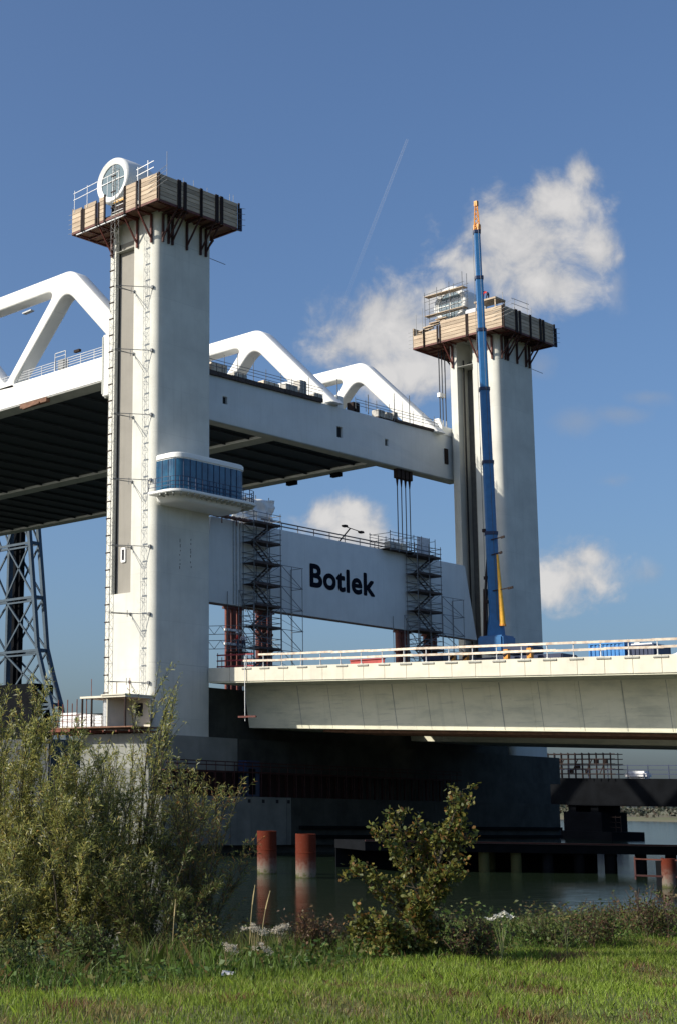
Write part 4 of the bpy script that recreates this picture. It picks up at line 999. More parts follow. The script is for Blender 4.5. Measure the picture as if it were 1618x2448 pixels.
# work platform left of the tower and its fence
WP = thing('work_platform', (-11, -1, 10), 'rusty steel work platform sticking out beside the foot of the near tower', 'work platform')
MB().box((-9.3, -3.4, 10.25), (1.0, -.1, 10.35)).box((-14.6, -.1, 10.25), (-7.0, 3.5, 10.35)).build('deck', m_('ply'), WP)
b = MB()
for y in (-3.3, -1.7, 1.2, 3.3): b.bar((-9.3 if y < 0 else -14.6, y, 10.1), (-6.9, y, 10.1), .16, .26)
for x in np.arange(-9, 1, 1.6): b.bar((x, -3.4, 9.95), (x, -.2, 9.95), .12, .16)
b.build('beam', m_('rust'), WP)
for i in range(9):
    x = -9.2+i*.62
    if x < -4.0: MB().tube((x, -3.3, 10.35), (x, -3.3, 12.4+.35*((i*3) % 2)), .045, 5).build('fence_post', m_('rust'), WP)
b = MB()
for z in (10.9, 11.4): b.bar((-9.3, -3.3, z), (-5.6, -3.3, z), .03, .06)
b.build('fence_rail', m_('rust'), WP)
MB().box((-14.6, 3.4, 10.36), (-8.0, 3.46, 12.0)).build('back_board', m_('olddk'), WP)
for i, (x, w_, h) in enumerate(((-13.6, 2.4, 1.55), (-10.9, 1.9, 1.35), (-8.8, .9, 1.2))):
    t = thing('wrapped_bundle', (x, 1.5, 10.36), ['long white wrapped bundle left of the site canopy', 'middle white wrapped bundle behind the rusty fence', 'short white wrapped bundle next to the grey mast tube'][i], 'bundle', 'white bundles on the work platform')
    b = MB()
    for k in range(5): 
        zz = 10.45+k*h/5; b.box((x+.05*(k % 2), 1.2, zz), (x+w_-.06*((k+1) % 2), 2.4, zz+h/5-.03))
    b.build('wrapping', m_('white'), t, bevel=.03)
    MB().box((x+.2, 1.3, 10.355), (x+.4, 2.3, 10.45)).box((x+w_-.4, 1.3, 10.355), (x+w_-.2, 2.3, 10.45)).build('bearer', m_('board'), t)
HT = thing('site_canopy', (-2.5, -2.0, 10.4), 'pale flat roofed site shelter at the foot of the near tower behind the willow', 'shelter')
MB().box((-5.4, -3.6, 12.75), (.3, -.1, 12.92)).box((-2.6, -3.7, 12.92), (.35, -.2, 13.02)).build('roof', m_('par'), HT)
MB().box((-2.2, -.6, 10.36), (.2, -.5, 12.74)).box((-2.2, -3.4, 10.36), (-2.1, -.6, 12.74)).build('wall', m_('par'), HT)
MB().box((-1.6, -.64, 11.3), (-.7, -.61, 12.4)).build('window', m_('hole'), HT)
b = MB()
for x in (-5.3, -4.1, .1): b.box((x, -3.5, 10.36), (x+.12, -3.38, 12.74))
b.build('post', m_('soldier'), HT)
MB().box((-4.1, -.9, 10.36), (-3.5, -.2, 12.6)).build('dark_block', m_('hole'), HT)  # plain black block under the canopy roof
b = MB()
for x, h in ((-4.6, 1.5), (-1.4, 1.1), (.2, 1.4)): b.tube((x, -3.0, 12.9), (x, -3.0, 12.95+h), .03, 4)
b.build('rebar_rod', m_('rust'), HT)

# ------------------------------------------------------------------ piles, jetty
def m_pile():
    if 'pile' in MATS: return MATS['pile']
    m = bpy.data.materials.new('pile_rust'); m.use_nodes = True; T = NT(m.node_tree); b = T.n['Principled BSDF']
    tc = T.n.new('ShaderNodeTexCoord'); vec = tc.outputs['Object']
    sp = T.n.new('ShaderNodeSeparateXYZ'); T.put(sp, 0, vec)
    nz = T.noise(vec, 5, 7, .72); z = T.math('ADD', sp.outputs[2], T.math('MULTIPLY', T.math('SUBTRACT', nz, .5), 1.5))
    c = T.ramp(T.math('DIVIDE', z, 2.8, clamp=True), [(.03, (.07, .075, .03)), (.09, (.17, .15, .12)), (.24, (.15, .085, .065)), (.38, (.10, .030, .019)), (.52, (.105, .020, .009)), (.9, (.10, .018, .008))])
    c = T.mix(T.maprange(T.noise(vec, 9, 5, .7), .5, .75, 0, .55), c, (.12, .05, .04, 1))
    T.put(b, 'Base Color', c); b.inputs['Roughness'].default_value = .9; b.inputs['Specular IOR Level'].default_value = .15
    MATS['pile'] = m; return m
def pile(x, y, r, top, lab, group):
    t = thing('steel_pile', (x, y, 0), lab, 'pile', group)
    rings = [[(x+rr*math.cos(2*math.pi*i/28), y+rr*math.sin(2*math.pi*i/28), z) for i in range(28)] for rr, z in ((r, -3), (r, 1.45), (r+.012, 1.46), (r+.012, 1.52), (r, 1.53), (r, top), (r-.05, top), (r-.05, top-.6))]
    MB().loft(rings, caps=True).build('pile_tube', m_pile(), t, smooth=30)
    return t
pile(25.65, -14.75, .62, 2.66, 'rusty steel pile standing alone in the water, the farther left one', 'free standing rusty piles')
pile(29.9, -16.0, .62, 2.62, 'rusty steel pile with white flaking patch in the water beside the other', 'free standing rusty piles')
JT = thing('jetty', (33, 14, 1.3), 'low dark jetty on rusty piles under the viaduct', 'jetty')
ju = Vector((.447, .894, 0)); jn = Vector((-.894, .447, 0)); j0 = Vector((24, -6, 0))
def jp(t_, w_, z): p = j0+ju*t_+jn*w_; return (p.x, p.y, z)
b = MB(); b.add([jp(2, -.5, 1.35), jp(60, -.5, 1.35), jp(60, 4.4, 1.35), jp(2, 4.4, 1.35), jp(2, -.5, 1.95), jp(60, -.5, 1.95), jp(60, 4.4, 1.95), jp(2, 4.4, 1.95)], [(0, 3, 2, 1), (4, 5, 6, 7), (0, 1, 5, 4), (1, 2, 6, 5), (2, 3, 7, 6), (3, 0, 4, 7)])
b.build('deck', m_('olddk'), JT)
b = MB(); b.add([jp(2, 4.2, -1), jp(23.0, 4.2, -1), jp(23.0, 4.3, -1), jp(2, 4.3, -1), jp(2, 4.2, 1.34), jp(23.0, 4.2, 1.34), jp(23.0, 4.3, 1.34), jp(2, 4.3, 1.34)], [(0, 3, 2, 1), (4, 5, 6, 7), (0, 1, 5, 4), (1, 2, 6, 5), (2, 3, 7, 6), (3, 0, 4, 7)])
b.build('dark_gap_sheet', m_('olddk'), JT)  # dark sheet added to blacken the gaps between the piles
MB().bar(jp(2, -.56, 2.02), jp(60, -.56, 2.02), .08, .10).build('edge_rail', m_('redwalk'), JT)
for i in range(20):
    t_ = 11.3+2.5*i
    for w_ in (0.1, 3.6):
        x, y, _ = jp(t_, w_, 0); MB().tube((x, y, -3), (x, y, 1.349), .38, 16).build('jetty_pile', m_pile() if i < 2 else m_('olddk'), JT, smooth=40)  # piles past the first two coloured near black, as shade under the deck
MD = thing('mooring_frame', (45, -.5, 0), 'rust orange mooring frame on a pile at the right edge of the water', 'mooring frame')
MB().tube((44.95, -.6, -3), (44.95, -.6, 1.7), .42, 18).build('pile_tube', m_pile(), MD, smooth=40)
MB().bar((43.3, -1.6, 1.62), (47.5, .4, 1.62), .07, .08).build('top_bar', m_('rust'), MD)
MB().bar((43.3, -1.6, .65), (47.5, .4, .65), .10, .10).build('lower_bar', m_('redwalk'), MD)
for q in (0, .33, .67, 1): MB().bar((lerp(43.3, 47.5, q), lerp(-1.6, .4, q)+.12, .4), (lerp(43.3, 47.5, q), lerp(-1.6, .4, q)+.12, 1.75), .10, .10).build('post', m_('redwalk'), MD)
MB().box((43.6, .4, -.2), (47.4, 1.8, 1.5)).build('fender', m_('olddk'), MD)

# ------------------------------------------------------------------ old bridge behind
OB = thing('old_bridge', (-40, 112, 0), 'dark low old bridge crossing behind the new pier', 'bridge')
b = MB(); segs = np.linspace(-140, 80, 45)
for a, c in zip(segs[:-1], segs[1:]):
    d0 = 4.75+.5*abs(math.sin((a+25)/45)); d1 = 4.75+.5*abs(math.sin((c+25)/45))
    b.add([(a, 110, d0), (c, 110, d1), (c, 117, d1), (a, 117, d0), (a, 110, 8.6), (c, 110, 8.6), (c, 117, 8.6), (a, 117, 8.6)], [(0, 3, 2, 1), (4, 5, 6, 7), (0, 1, 5, 4), (2, 3, 7, 6), (1, 2, 6, 5), (3, 0, 4, 7)])
b.build('deck_girder', m_('olddk'), OB)
b = MB()
for z in (9.2, 9.8, 10.4): b.bar((-140, 109.8, z), (80, 109.8, z), .08, .10)
for x in np.arange(-138, 80, 3.0): b.bar((x, 109.8, 8.6), (x, 109.8, 10.5), .10, .10)
b.build('railing', m_('navy'), OB)
MB().box((-29.2, 109, -2), (-20.4, 118, 1.15)).box((-28.3, 110, 1.15), (-22.4, 117, 3.85)).box((-27.8, 110.5, 3.85), (-26.6, 116.5, 4.9)).box((-24.3, 110.5, 3.85), (-23.1, 116.5, 5.0)).build('river_pier', m_('olddk'), OB)
b = MB()
for z in (1.8, 2.5, 3.2): b.bar((-22.3, 112, z), (-20.6, 112, z), .10, .10)
for x in (-21.4, -20.6): b.bar((x, 112, 1.16), (x, 112, 3.4), .10, .10)
b.build('ladder_frame', m_('soldier'), OB)
OS = thing('bridge_scaffold', (-25, 110, 8.6), 'dark scaffold on the old bridge deck beside the pier end', 'scaffold')
b = MB(); r = random.Random(3)
for x in np.arange(-33.5, -19.2, 1.1): b.bar((x, 109.4, 8.6), (x, 109.4, 12.2), .10, .10); b.bar((x, 111.5, 8.6), (x, 111.5, 12.2), .10, .10)
for z in (9.2, 9.9, 10.6, 11.3, 12.0):
    for y in (109.4, 111.5): b.bar((-33.5, y, z), (-19.6, y, z), .09, .12)
for x in np.arange(-33, -21, 2.2): b.bar((x, 109.4, 9.2), (x+1.1, 109.4, 11.3), .10, .10)
b.build('tube_frame', m_('soldier'), OS)
for k in range(9): x = -33+k*1.4; z = r.choice((9.3, 10.0, 10.7)); MB().box((x, 110, z), (x+r.uniform(.4, .9), 110.3, z+.5)).build('plank', m_('soldier'), OS)
b = MB().box((-19.8, 112, 8.61), (-16.6, 114, 9.7)); tag(b.build('covered_load', m_('sheet'), None, bevel=.3), 'pale blue covered load on the old bridge deck', 'covered load')
# old lift tower, blue lattice
OT = thing('old_lift_tower', (-160, 110, 10), 'blue grey lattice lift tower of the old bridge under the raised span', 'bridge tower')
zl = [10, 16, 22.7, 28.7, 34.7, 44, 49.5, 60.2, 78]; wl = [21.5, 19.2, 17.2, 14.6, 12.3, 11.0, 10.2, 8.6, 7.0]
hw = lambda z: float(np.interp(z, zl, wl))
cx_ = -160.6; yf, yb_ = 110, 112.6
def leg(sx, y):
    b = MB()
    for a, c in zip(zl[:-1], zl[1:]): b.bar((cx_+sx*hw(a), y, a), (cx_+sx*hw(c), y, c), .8, .8)
    return b
for sx in (-1, 1):
    for y in (yf, yb_): leg(sx, y).build('leg', m_('oldst'), OT)
nodes = [22.7, 34.2, 45.6, 57.5, 70]
for i, z in enumerate(nodes):
    b = MB(); b.bar((cx_-hw(z), yf, z), (cx_+hw(z), yf, z), .35, .5).bar((cx_-hw(z), yb_, z), (cx_+hw(z), yb_, z), .35, .5)
    b.bar((cx_+hw(z), yf, z), (cx_+hw(z), yb_, z), .5, .7)
    b.build('strut', m_('oldst'), OT)
    MB().bar((cx_+2.5, yf-.4, z-.9), (cx_+hw(z)-.2, yf-.4, z-.9), .2, .35).build('walkway', m_('oldst'), OT)
for za, zc in zip(nodes[:-1], nodes[1:]):
    b = MB()
    for y in (yf, yb_):
        b.bar((cx_+1.0, y, za), (cx_+hw(zc), y, zc), .30, .36).bar((cx_+hw(za), y, za), (cx_+1.0, y, zc), .30, .36)
        b.bar((cx_-1.0, y, za), (cx_-hw(zc), y, zc), .30, .36).bar((cx_-hw(za), y, za), (cx_-1.0, y, zc), .30, .36)
    b.build('diagonal', m_('oldst'), OT)
b = MB().bar((cx_+1.0, yf, 10), (cx_+hw(22.7), yf, 22.7), .30, .36).bar((cx_+hw(12), yf, 12), (cx_+1.0, yf, 22.7), .30, .36); b.build('diagonal', m_('oldst'), OT)
for dx, w_ in ((2.6, .9), (4.4, .5), (.3, .7)): MB().box((cx_+dx-w_/2, yf+1, 8), (cx_+dx+w_/2, yf+2.2, 78)).build('guide_column', m_('olddk') if dx > .5 else m_('oldst'), OT)
MB().box((cx_-8, yf-1, 8), (cx_+12.5, yb_+2, 27.2)).build('machine_house', m_('olddk'), OT, bevel=.2)
MB().box((cx_-26, yf-3, -3), (cx_+20.5, yb_+4, 15.5)).build('plinth', mat('grey_plinth', (.05, .058, .066), .8), OT, bevel=.3)

# ------------------------------------------------------------------ ground, water, far bank
FH = Vector((math.cos(YAW), math.sin(YAW), 0)); RH = Vector((math.sin(YAW), -math.cos(YAW), 0))
fh = np.array(FH[:2]); rh = np.array(RH[:2]); c2 = np.array(CAM[:2])
def edge_t(d, s): return d-(12.2+.85*np.clip(s, -60, 60))
def gz(d, s):
    t = edge_t(d, s)
    z = np.where(t < 0, 3.1, np.where(t < 7, 3.1-.035*np.clip(t, 0, 7)-.01*np.clip(t, 0, 7)**2, 2.365-.30*(t-7)))
    z = z+.035*np.sin(d*1.7+s*.9)*np.sin(s*1.3-d*.4)+.02*np.sin(d*4.1)*np.sin(s*3.3)
    return np.maximum(z, -2.5)
def to_w(d, s, z): return np.stack([c2[0]+d*fh[0]+s*rh[0], c2[1]+d*fh[1]+s*rh[1], z], -1)
def grid_ground():
    dv = np.concatenate([np.linspace(-400, 5, 20), np.linspace(6, 34, 90), [40, 60]])
    sv = np.concatenate([np.linspace(-400, -8, 18), np.linspace(-6, 16, 70), np.linspace(18, 400, 18)])
    D_, S_ = np.meshgrid(dv, sv, indexing='ij'); V_ = to_w(D_, S_, gz(D_, S_)).reshape(-1, 3)
    n, m = len(dv), len(sv); i, j = np.meshgrid(np.arange(n-1), np.arange(m-1), indexing='ij'); a = (i*m+j).ravel()
    F_ = np.stack([a, a+m, a+m+1, a+1], 1)
    mt = bpy.data.materials.new('soil'); mt.use_nodes = True; T = NT(mt.node_tree); b = T.n['Principled BSDF']
    tc = T.n.new('ShaderNodeTexCoord'); v = tc.outputs['Object']
    c = T.ramp(T.noise(v, 1.3, 6, .65), [(.35, (.08, .11, .025)), (.52, (.12, .14, .04)), (.66, (.12, .085, .045))])
    sp = T.n.new('ShaderNodeSeparateXYZ'); T.put(sp, 0, v); st = T.ramp(T.noise(v, 3.5, 5, .7), [(.35, (.16, .155, .14)), (.6, (.38, .37, .34))])
    c = T.mix(T.maprange(sp.outputs[2], 2.25, 1.9), c, st)  # pale stone added low on the hidden slope to bounce light upward
    T.put(b, 'Base Color', c); b.inputs['Roughness'].default_value = .95
    bp_ = T.n.new('ShaderNodeBump'); bp_.inputs['Strength'].default_value = .8; bp_.inputs['Distance'].default_value = .05; T.put(bp_, 'Height', T.noise(v, 14, 6, .7)); T.put(b, 'Normal', bp_.outputs[0])
    o = npmesh('ground', V_, F_, mt, smooth=True); o['kind'] = 'structure'
grid_ground()
def water():
    m = bpy.data.materials.new('river_water'); m.use_nodes = True; T = NT(m.node_tree); b = T.n['Principled BSDF']
    b.inputs['Base Color'].default_value = (.011, .019, .011, 1); b.inputs['Roughness'].default_value = .13; b.inputs['IOR'].default_value = 1.33
    tc = T.n.new('ShaderNodeTexCoord'); v = tc.outputs['Object']
    mp = T.n.new('ShaderNodeMapping'); T.put(mp, 0, v); mp.inputs['Rotation'].default_value = (0, 0, .7); mp.inputs['Scale'].default_value = (1, .45, 1)
    h = T.math('ADD', T.noise(mp.outputs[0], 1.2, 4, .55), T.math('MULTIPLY', T.noise(mp.outputs[0], .28, 3, .5), 1.6))
    bp_ = T.n.new('ShaderNodeBump'); bp_.inputs['Strength'].default_value = .22; bp_.inputs['Distance'].default_value = .10; T.put(bp_, 'Height', h); T.put(b, 'Normal', bp_.outputs[0])
    o = MB().add([(-6000, -3000, 0), (6000, -3000, 0), (6000, 9000, 0), (-6000, 9000, 0)], [(0, 1, 2, 3)]).build('water', m, None); o['kind'] = 'structure'
water()
def far_bank():
    dv = np.array([505, 515, 530, 560, 700, 3000.]); zz = np.array([-1, .4, 1.2, 2.0, 2.5, 3.]); sv = np.linspace(-900, 1800, 60)
    D_, S_ = np.meshgrid(dv, sv, indexing='ij'); Z_ = np.repeat(zz[:, None], len(sv), 1)
    V_ = to_w(D_+6*np.sin(S_*.03), S_, Z_).reshape(-1, 3); n, m = D_.shape; i, j = np.meshgrid(np.arange(n-1), np.arange(m-1), indexing='ij'); a = (i*m+j).ravel()
    o = npmesh('far_bank', V_, np.stack([a, a+m, a+m+1, a+1], 1), mat('far_bank_soil', (.11, .115, .055), .95, var=.2, scale=.05, col2=(.16, .13, .09))); o['kind'] = 'structure'
far_bank()

# ------------------------------------------------------------------ foliage
def m_leaf(name, trans=.35, rough=.6):
    if name in MATS: return MATS[name]
    m = bpy.data.materials.new(name); m.use_nodes = True; T = NT(m.node_tree); T.n.clear()
    out = T.n.new('ShaderNodeOutputMaterial'); at = T.n.new('ShaderNodeAttribute'); at.attribute_name = 'tint'
    p = T.n.new('ShaderNodeBsdfPrincipled'); p.inputs['Roughness'].default_value = rough; p.inputs['Specular IOR Level'].default_value = .35; T.put(p, 'Base Color', at.outputs['Color'])
    tr = T.n.new('ShaderNodeBsdfTranslucent'); T.put(tr, 0, at.outputs['Color'])
    mx = T.n.new('ShaderNodeMixShader'); mx.inputs[0].default_value = trans; T.l.new(p.outputs[0], mx.inputs[1]); T.l.new(tr.outputs[0], mx.inputs[2]); T.l.new(mx.outputs[0], out.inputs[0])
    MATS[name] = m; return m
def unit(a): return a/np.maximum(np.linalg.norm(a, axis=-1, keepdims=True), 1e-9)
def leaf_arrays(pos, dr, ln, wd, bow=.15):
    N = len(pos); dr = unit(dr); rnd = unit(rng.normal(size=(N, 3))+np.array([0, 0, .6]))
    side = unit(np.cross(dr, rnd)); nrm = np.cross(side, dr)
    ln = np.asarray(ln).reshape(-1, 1); wd = np.asarray(wd).reshape(-1, 1)
    a = pos; tip = pos+dr*ln-np.array([0, 0, 1])*ln*bow; mid = pos+dr*ln*.45+nrm*ln*.05
    V_ = np.stack([a, mid+side*wd/2, tip, mid-side*wd/2], 1).reshape(-1, 3)
    F_ = np.arange(N*4).reshape(N, 4)
    return V_, F_
def pick(cols, N, jit=.15, w=None):
    cols = np.array(cols, float); idx = rng.choice(len(cols), N, p=w); c = cols[idx]*(1+rng.normal(0, jit, (N, 1)))
    return np.clip(c, .004, .9)
def bez(p0, p1, p2, n):
    q = np.linspace(0, 1, n)[:, None]; return p0*(1-q)**2+p1*2*q*(1-q)+p2*q*q
BARK = lambda: mat('bark', (.09, .075, .05), .9, var=.2, scale=8)
def willow(d, s, H, spread, nst, label, dens, seed, cols, w, tw=1.0, lean=(0, 0), sparse_top=True, group='willow shrubs on the bank', leafmul=1.0):
    """multi-stemmed shrub: stems fan out of one stool, side shoots carry narrow leaves"""
    r = np.random.default_rng(seed); base = to_w(np.array(d*1.), np.array(s*1.), gz(np.array(d*1.), np.array(s*1.)))
    t = thing('willow_shrub', tuple(base), label, 'shrub', group)
    R3 = np.array([rh[0], rh[1], 0]); F3 = np.array([fh[0], fh[1], 0]); Z3 = np.array([0, 0, 1.])
    wood = MB(); P = []; Dr = []
    for i in range(nst):
        az = r.uniform(0, 2*math.pi); rad = spread*math.sqrt(r.uniform(.02, 1)); h = H*(r.uniform(.72, 1.0)*(1-.42*(rad/spread)**2))
        tip = base+R3*(math.cos(az)*rad+lean[0])+F3*(math.sin(az)*rad*.8+lean[1])+Z3*h
        mid = base+R3*math.cos(az)*rad*.35+F3*math.sin(az)*rad*.3+Z3*h*.55
        st = base+R3*math.cos(az)*.12+F3*math.sin(az)*.12-Z3*.05
        c = bez(st, mid, tip, 10); r0 = .026*H/3.6*r.uniform(.7, 1.2)
        for k in range(9): wood.tube(c[k], c[k+1], max(.004, r0*(1-k/9.5)), 5, max(.004, r0*(1-(k+1)/9.5)))
        nb = int(26*tw)
        for j in range(nb):
            q = r.uniform(.10, 1.0); k = min(8, int(q*9)); p = c[k]+(c[k+1]-c[k])*(q*9-k); ax = unit((c[k+1]-c[k])[None])[0]
            o = unit(r.normal(size=(1, 3)))[0]; dr = unit((ax*.85+o*.6+Z3*.45)[None])[0]; L = r.uniform(.35, .85)*(1.15-q*.55)*H/3.6
            e = p+dr*L+Z3*(-.06*L); m = p+dr*L*.5+Z3*.07*L; cc = bez(p, m, e, 5)
            for kk in range(4): wood.tube(cc[kk], cc[kk+1], .005-.0008*kk, 3, .0045-.0008*kk)
            nl = max(3, int(dens*L*128*r.uniform(.4, 1.4)))
            qq = r.uniform(.1, 1.02, nl); ki = np.minimum(3, (qq*4).astype(int)); f_ = (qq*4-ki)[:, None]
            pp = cc[ki]+(cc[ki+1]-cc[ki])*f_+r.normal(0, .012, (nl, 3)); dd = dr[None]*.8+unit(r.normal(size=(nl, 3)))*.8
            P.append(pp); Dr.append(dd)
        nl = int(dens*18); qq = r.uniform(.75, 1, nl); ki = np.minimum(8, (qq*9).astype(int)); P.append(c[ki]+(c[ki+1]-c[ki])*((qq*9-ki)[:, None])); Dr.append(unit((c[9]-c[7])[None])*1.0+unit(r.normal(size=(nl, 3)))*.6)
    P = np.concatenate(P); Dr = np.concatenate(Dr); N = len(P)
    ln = r.uniform(.045, .092, N)*leafmul; V_, F_ = leaf_arrays(P, Dr, ln, ln*r.uniform(.13, .20, N))
    npmesh('foliage', V_, F_, m_leaf('willow_leaf', .5, .42), np.repeat(pick(cols, N, .18, w), 4, 0), t)
    wood.build('stem', BARK(), t)
    return N
WC = [(.30, .31, .085), (.42, .40, .13), (.19, .22, .065), (.50, .44, .13), (.32, .21, .06), (.60, .60, .42)]
WW = [.32, .24, .24, .09, .05, .06]
nW = 0
nW += willow(18.6, -.25, 3.75, 1.45, 50, 'broad dense yellowish willow shrub at the left edge', 1.0, 1, WC, WW)
nW += willow(17.6, .42, 2.3, .9, 20, 'low dense willow shrub filling the left foreground', 1.0, 2, WC, WW)
nW += willow(19.6, 1.30, 4.05, .72, 17, 'tall thin willow shrub in front of the near tower foot', .5, 3, WC, WW, 1.0, (.22, 0))
nW += willow(19.0, 2.0, 2.75, .85, 17, 'darker reddish willow shrub right of the tall thin one', .45, 4, [(.20, .22, .065), (.26, .21, .07), (.28, .14, .05), (.14, .17, .055)], [.4, .3, .15, .15])
nW += willow(18.9, .78, 3.05, .75, 20, 'medium willow shrub between the broad one and the tall thin one', .8, 8, WC, WW)
nW += willow(17.2, 1.35, 1.45, .85, 16, 'low shaded willow shrub at the bank top among weeds', .9, 5, [(.10, .13, .035), (.14, .15, .05), (.15, .11, .04)], [.5, .3, .2])
nW += willow(16.2, -.45, 1.9, .75, 15, 'small pale leaved willow shrub at the lower left corner', 1.0, 6, WC, WW)
def oak():
    d, s = 16.0, 3.95; base = to_w(np.array(d), np.array(s), gz(np.array(d), np.array(s))); r = np.random.default_rng(9)
    t = thing('oak_sapling', tuple(base), 'young oak with yellowing lobed leaves in front of the dark pier', 'sapling')
    R3 = np.array([rh[0], rh[1], 0]); F3 = np.array([fh[0], fh[1], 0]); Z3 = np.array([0, 0, 1.])
    wood = MB(); P = []; Dr = []
    def limb(p0, p2, r0, n_tw, tl, bend=.15):
        m = (p0+p2)/2+Z3*bend*np.linalg.norm(p2-p0)*.5+r.normal(0, .04, 3); c = bez(p0, m, p2, 8)
        for k in range(7): wood.tube(c[k], c[k+1], max(.004, r0*(1-k/8)), 5, max(.003, r0*(1-(k+1)/8)))
        for j in range(n_tw):
            q = r.uniform(.22, 1.02); k = min(6, int(q*7)); p = c[k]+(c[k+1]-c[k])*(q*7-k); dr = unit((unit((c[k+1]-c[k])[None])[0]*.6+unit(r.normal(size=(1, 3)))[0]*.85+Z3*.35)[None])[0]
            e = p+dr*tl*r.uniform(.5, 1.2); wood.tube(p, e, .0045, 3, .003)
            for f_, n in ((1.0, r.integers(9, 16)), (.6, r.integers(4, 9))):
                cpt = p+(e-p)*f_; P.append(np.repeat(cpt[None], n, 0)+r.normal(0, .024, (n, 3))); Dr.append(dr[None]*.5+unit(r.normal(size=(n, 3))))
        return c
    top = base+R3*.58+Z3*1.72
    c = limb(base, top, .026, 26, .13, .1)
    for h, dx, dy, dz, n in ((.18, -1.0, .1, .75, 26), (.25, -.75, -.2, .95, 26), (.30, -.35, .15, 1.12, 26), (.2, .35, -.2, .75, 20), (.42, .50, .0, .65, 20), (.5, .42, .1, .75, 18), (.12, -.85, .3, .30, 26), (.12, -.55, -.3, .35, 24), (.1, .35, .2, .35, 20), (.6, .30, .05, .55, 15), (.62, -.25, .1, .40, 16), (.15, 0, -.35, .45, 24), (.15, -.25, .35, .55, 24), (.3, .15, .25, .7, 20), (.06, -.6, -.15, .12, 18), (.06, .1, -.2, .15, 16), (.10, -.9, .0, .55, 26), (.08, -.35, -.3, .20, 26), (.08, .30, -.1, .22, 24), (.2, -.15, -.3, .30, 24), (.3, .05, -.3, .35, 22), (.12, -.6, -.35, .5, 24), (.35, .3, -.25, .4, 20)):
        dx *= .62 if dx < 0 else .75
        p = c[min(7, int(h*8))]; limb(p, p+R3*dx+F3*dy+Z3*dz*.8, .012, n, .13, .1)
    P = np.concatenate(P); Dr = np.concatenate(Dr); N = len(P); ln = r.uniform(.028, .066, N)
    # lobed leaf: six-sided
    dr = unit(Dr); rnd = unit(r.normal(size=(N, 3))+np.array([0, 0, .7])); sd = unit(np.cross(dr, rnd)); nr = np.cross(sd, dr); L = ln[:, None]
    pts = [P, P+dr*L*.3+sd*L*.22, P+dr*L*.72+sd*L*.30+nr*L*.06, P+dr*L*1.0, P+dr*L*.72-sd*L*.30+nr*L*.06, P+dr*L*.3-sd*L*.22]
    V_ = np.stack(pts, 1).reshape(-1, 3); F_ = np.arange(N*6).reshape(N, 6)
    npmesh('crown', V_, F_, m_leaf('oak_leaf', .3, .5), np.repeat(pick([(.13, .135, .028), (.085, .105, .024), (.17, .15, .030), (.17, .09, .026), (.085, .125, .035)], N, .22, [.34, .24, .20, .14, .08]), 6, 0), t)
    wood.build('trunk', BARK(), t)
oak()
# mown grass: one carpet of blades
def blades(N, d0, d1, s0, s1, tmin, tmax, hfun, wid, colfun, lean=.5, name='grass', seed=3, keep=None):
    r = np.random.default_rng(seed); d = np.sqrt(r.uniform(d0**2, d1**2, N)); s = r.uniform(s0, s1, N)
    ok = (edge_t(d, s) > tmin) & (edge_t(d, s) < tmax) & (s > -.045*d-2.2) & (s < .45*d+3.2)
    if keep is not None: ok &= keep(d, s, r)
    d, s = d[ok], s[ok]; n = len(d); p = to_w(d, s, gz(d, s)-.01); h = hfun(d, s, r); a = r.uniform(0, 2*np.pi, n)
    sd = np.stack([np.cos(a), np.sin(a), np.zeros(n)], 1)*(wid*r.uniform(.6, 1.4, n))[:, None]; b = r.uniform(0, 2*np.pi, n); ln = np.stack([np.cos(b), np.sin(b), np.zeros(n)], 1)*(h*r.uniform(0, lean, n))[:, None]
    up = np.array([0, 0, 1.])*h[:, None]
    V_ = np.stack([p-sd, p+sd, p+up*.6+ln*.35+sd*.7, p+up+ln, p+up*.6+ln*.35-sd*.7], 1).reshape(-1, 3); F5 = np.arange(n*5).reshape(n, 5)
    col = np.repeat(colfun(d, s, r), 5, 0)
    o = npmesh(name, V_, F5, m_leaf('grass_blade', .35, .5), col); return o
def pn(d, s, k): return np.sin(d*1.9*k+1.3*np.sin(s*1.4*k))*np.sin(s*2.3*k+1.7*np.sin(d*1.1*k+.5))
def lawn_col(d, s, r):
    n = len(d); g = np.array([.20, .28, .036])*np.ones((n, 3)); q = (pn(d, s, .6)*.5+.5)[:, None]; g = g*(.78+.40*q); g = g*(1+r.normal(0, .22, (n, 1)))
    dry = (pn(d+3, s*1.2, 1.4)+r.normal(0, .35, n) > .75-.12*(13.5-d).clip(-2, 3)) | (r.uniform(size=n) < .07)
    g[dry] = np.array([.23, .19, .075])*(1+r.normal(0, .2, (dry.sum(), 1)))
    br = (pn(d*1.3+7, s*1.5+2, 1.1)+r.normal(0, .25, n) > .88-.14*(12.3-d).clip(0, 2)); g[br] = np.array([.17, .085, .045])*(1+r.normal(0, .25, (br.sum(), 1)))
    return np.clip(g, .005, .6)
GR = blades(470000, 9.6, 22.5, -3.2, 12.2, -12, .5, lambda d, s, r: (.035+.055*r.uniform(size=len(d)))*(1+.35*pn(d, s, .8)), .0032, lawn_col, .9, 'grass', 3)
tag(GR, 'short mown grass lawn across the foreground', 'grass', kind='stuff')
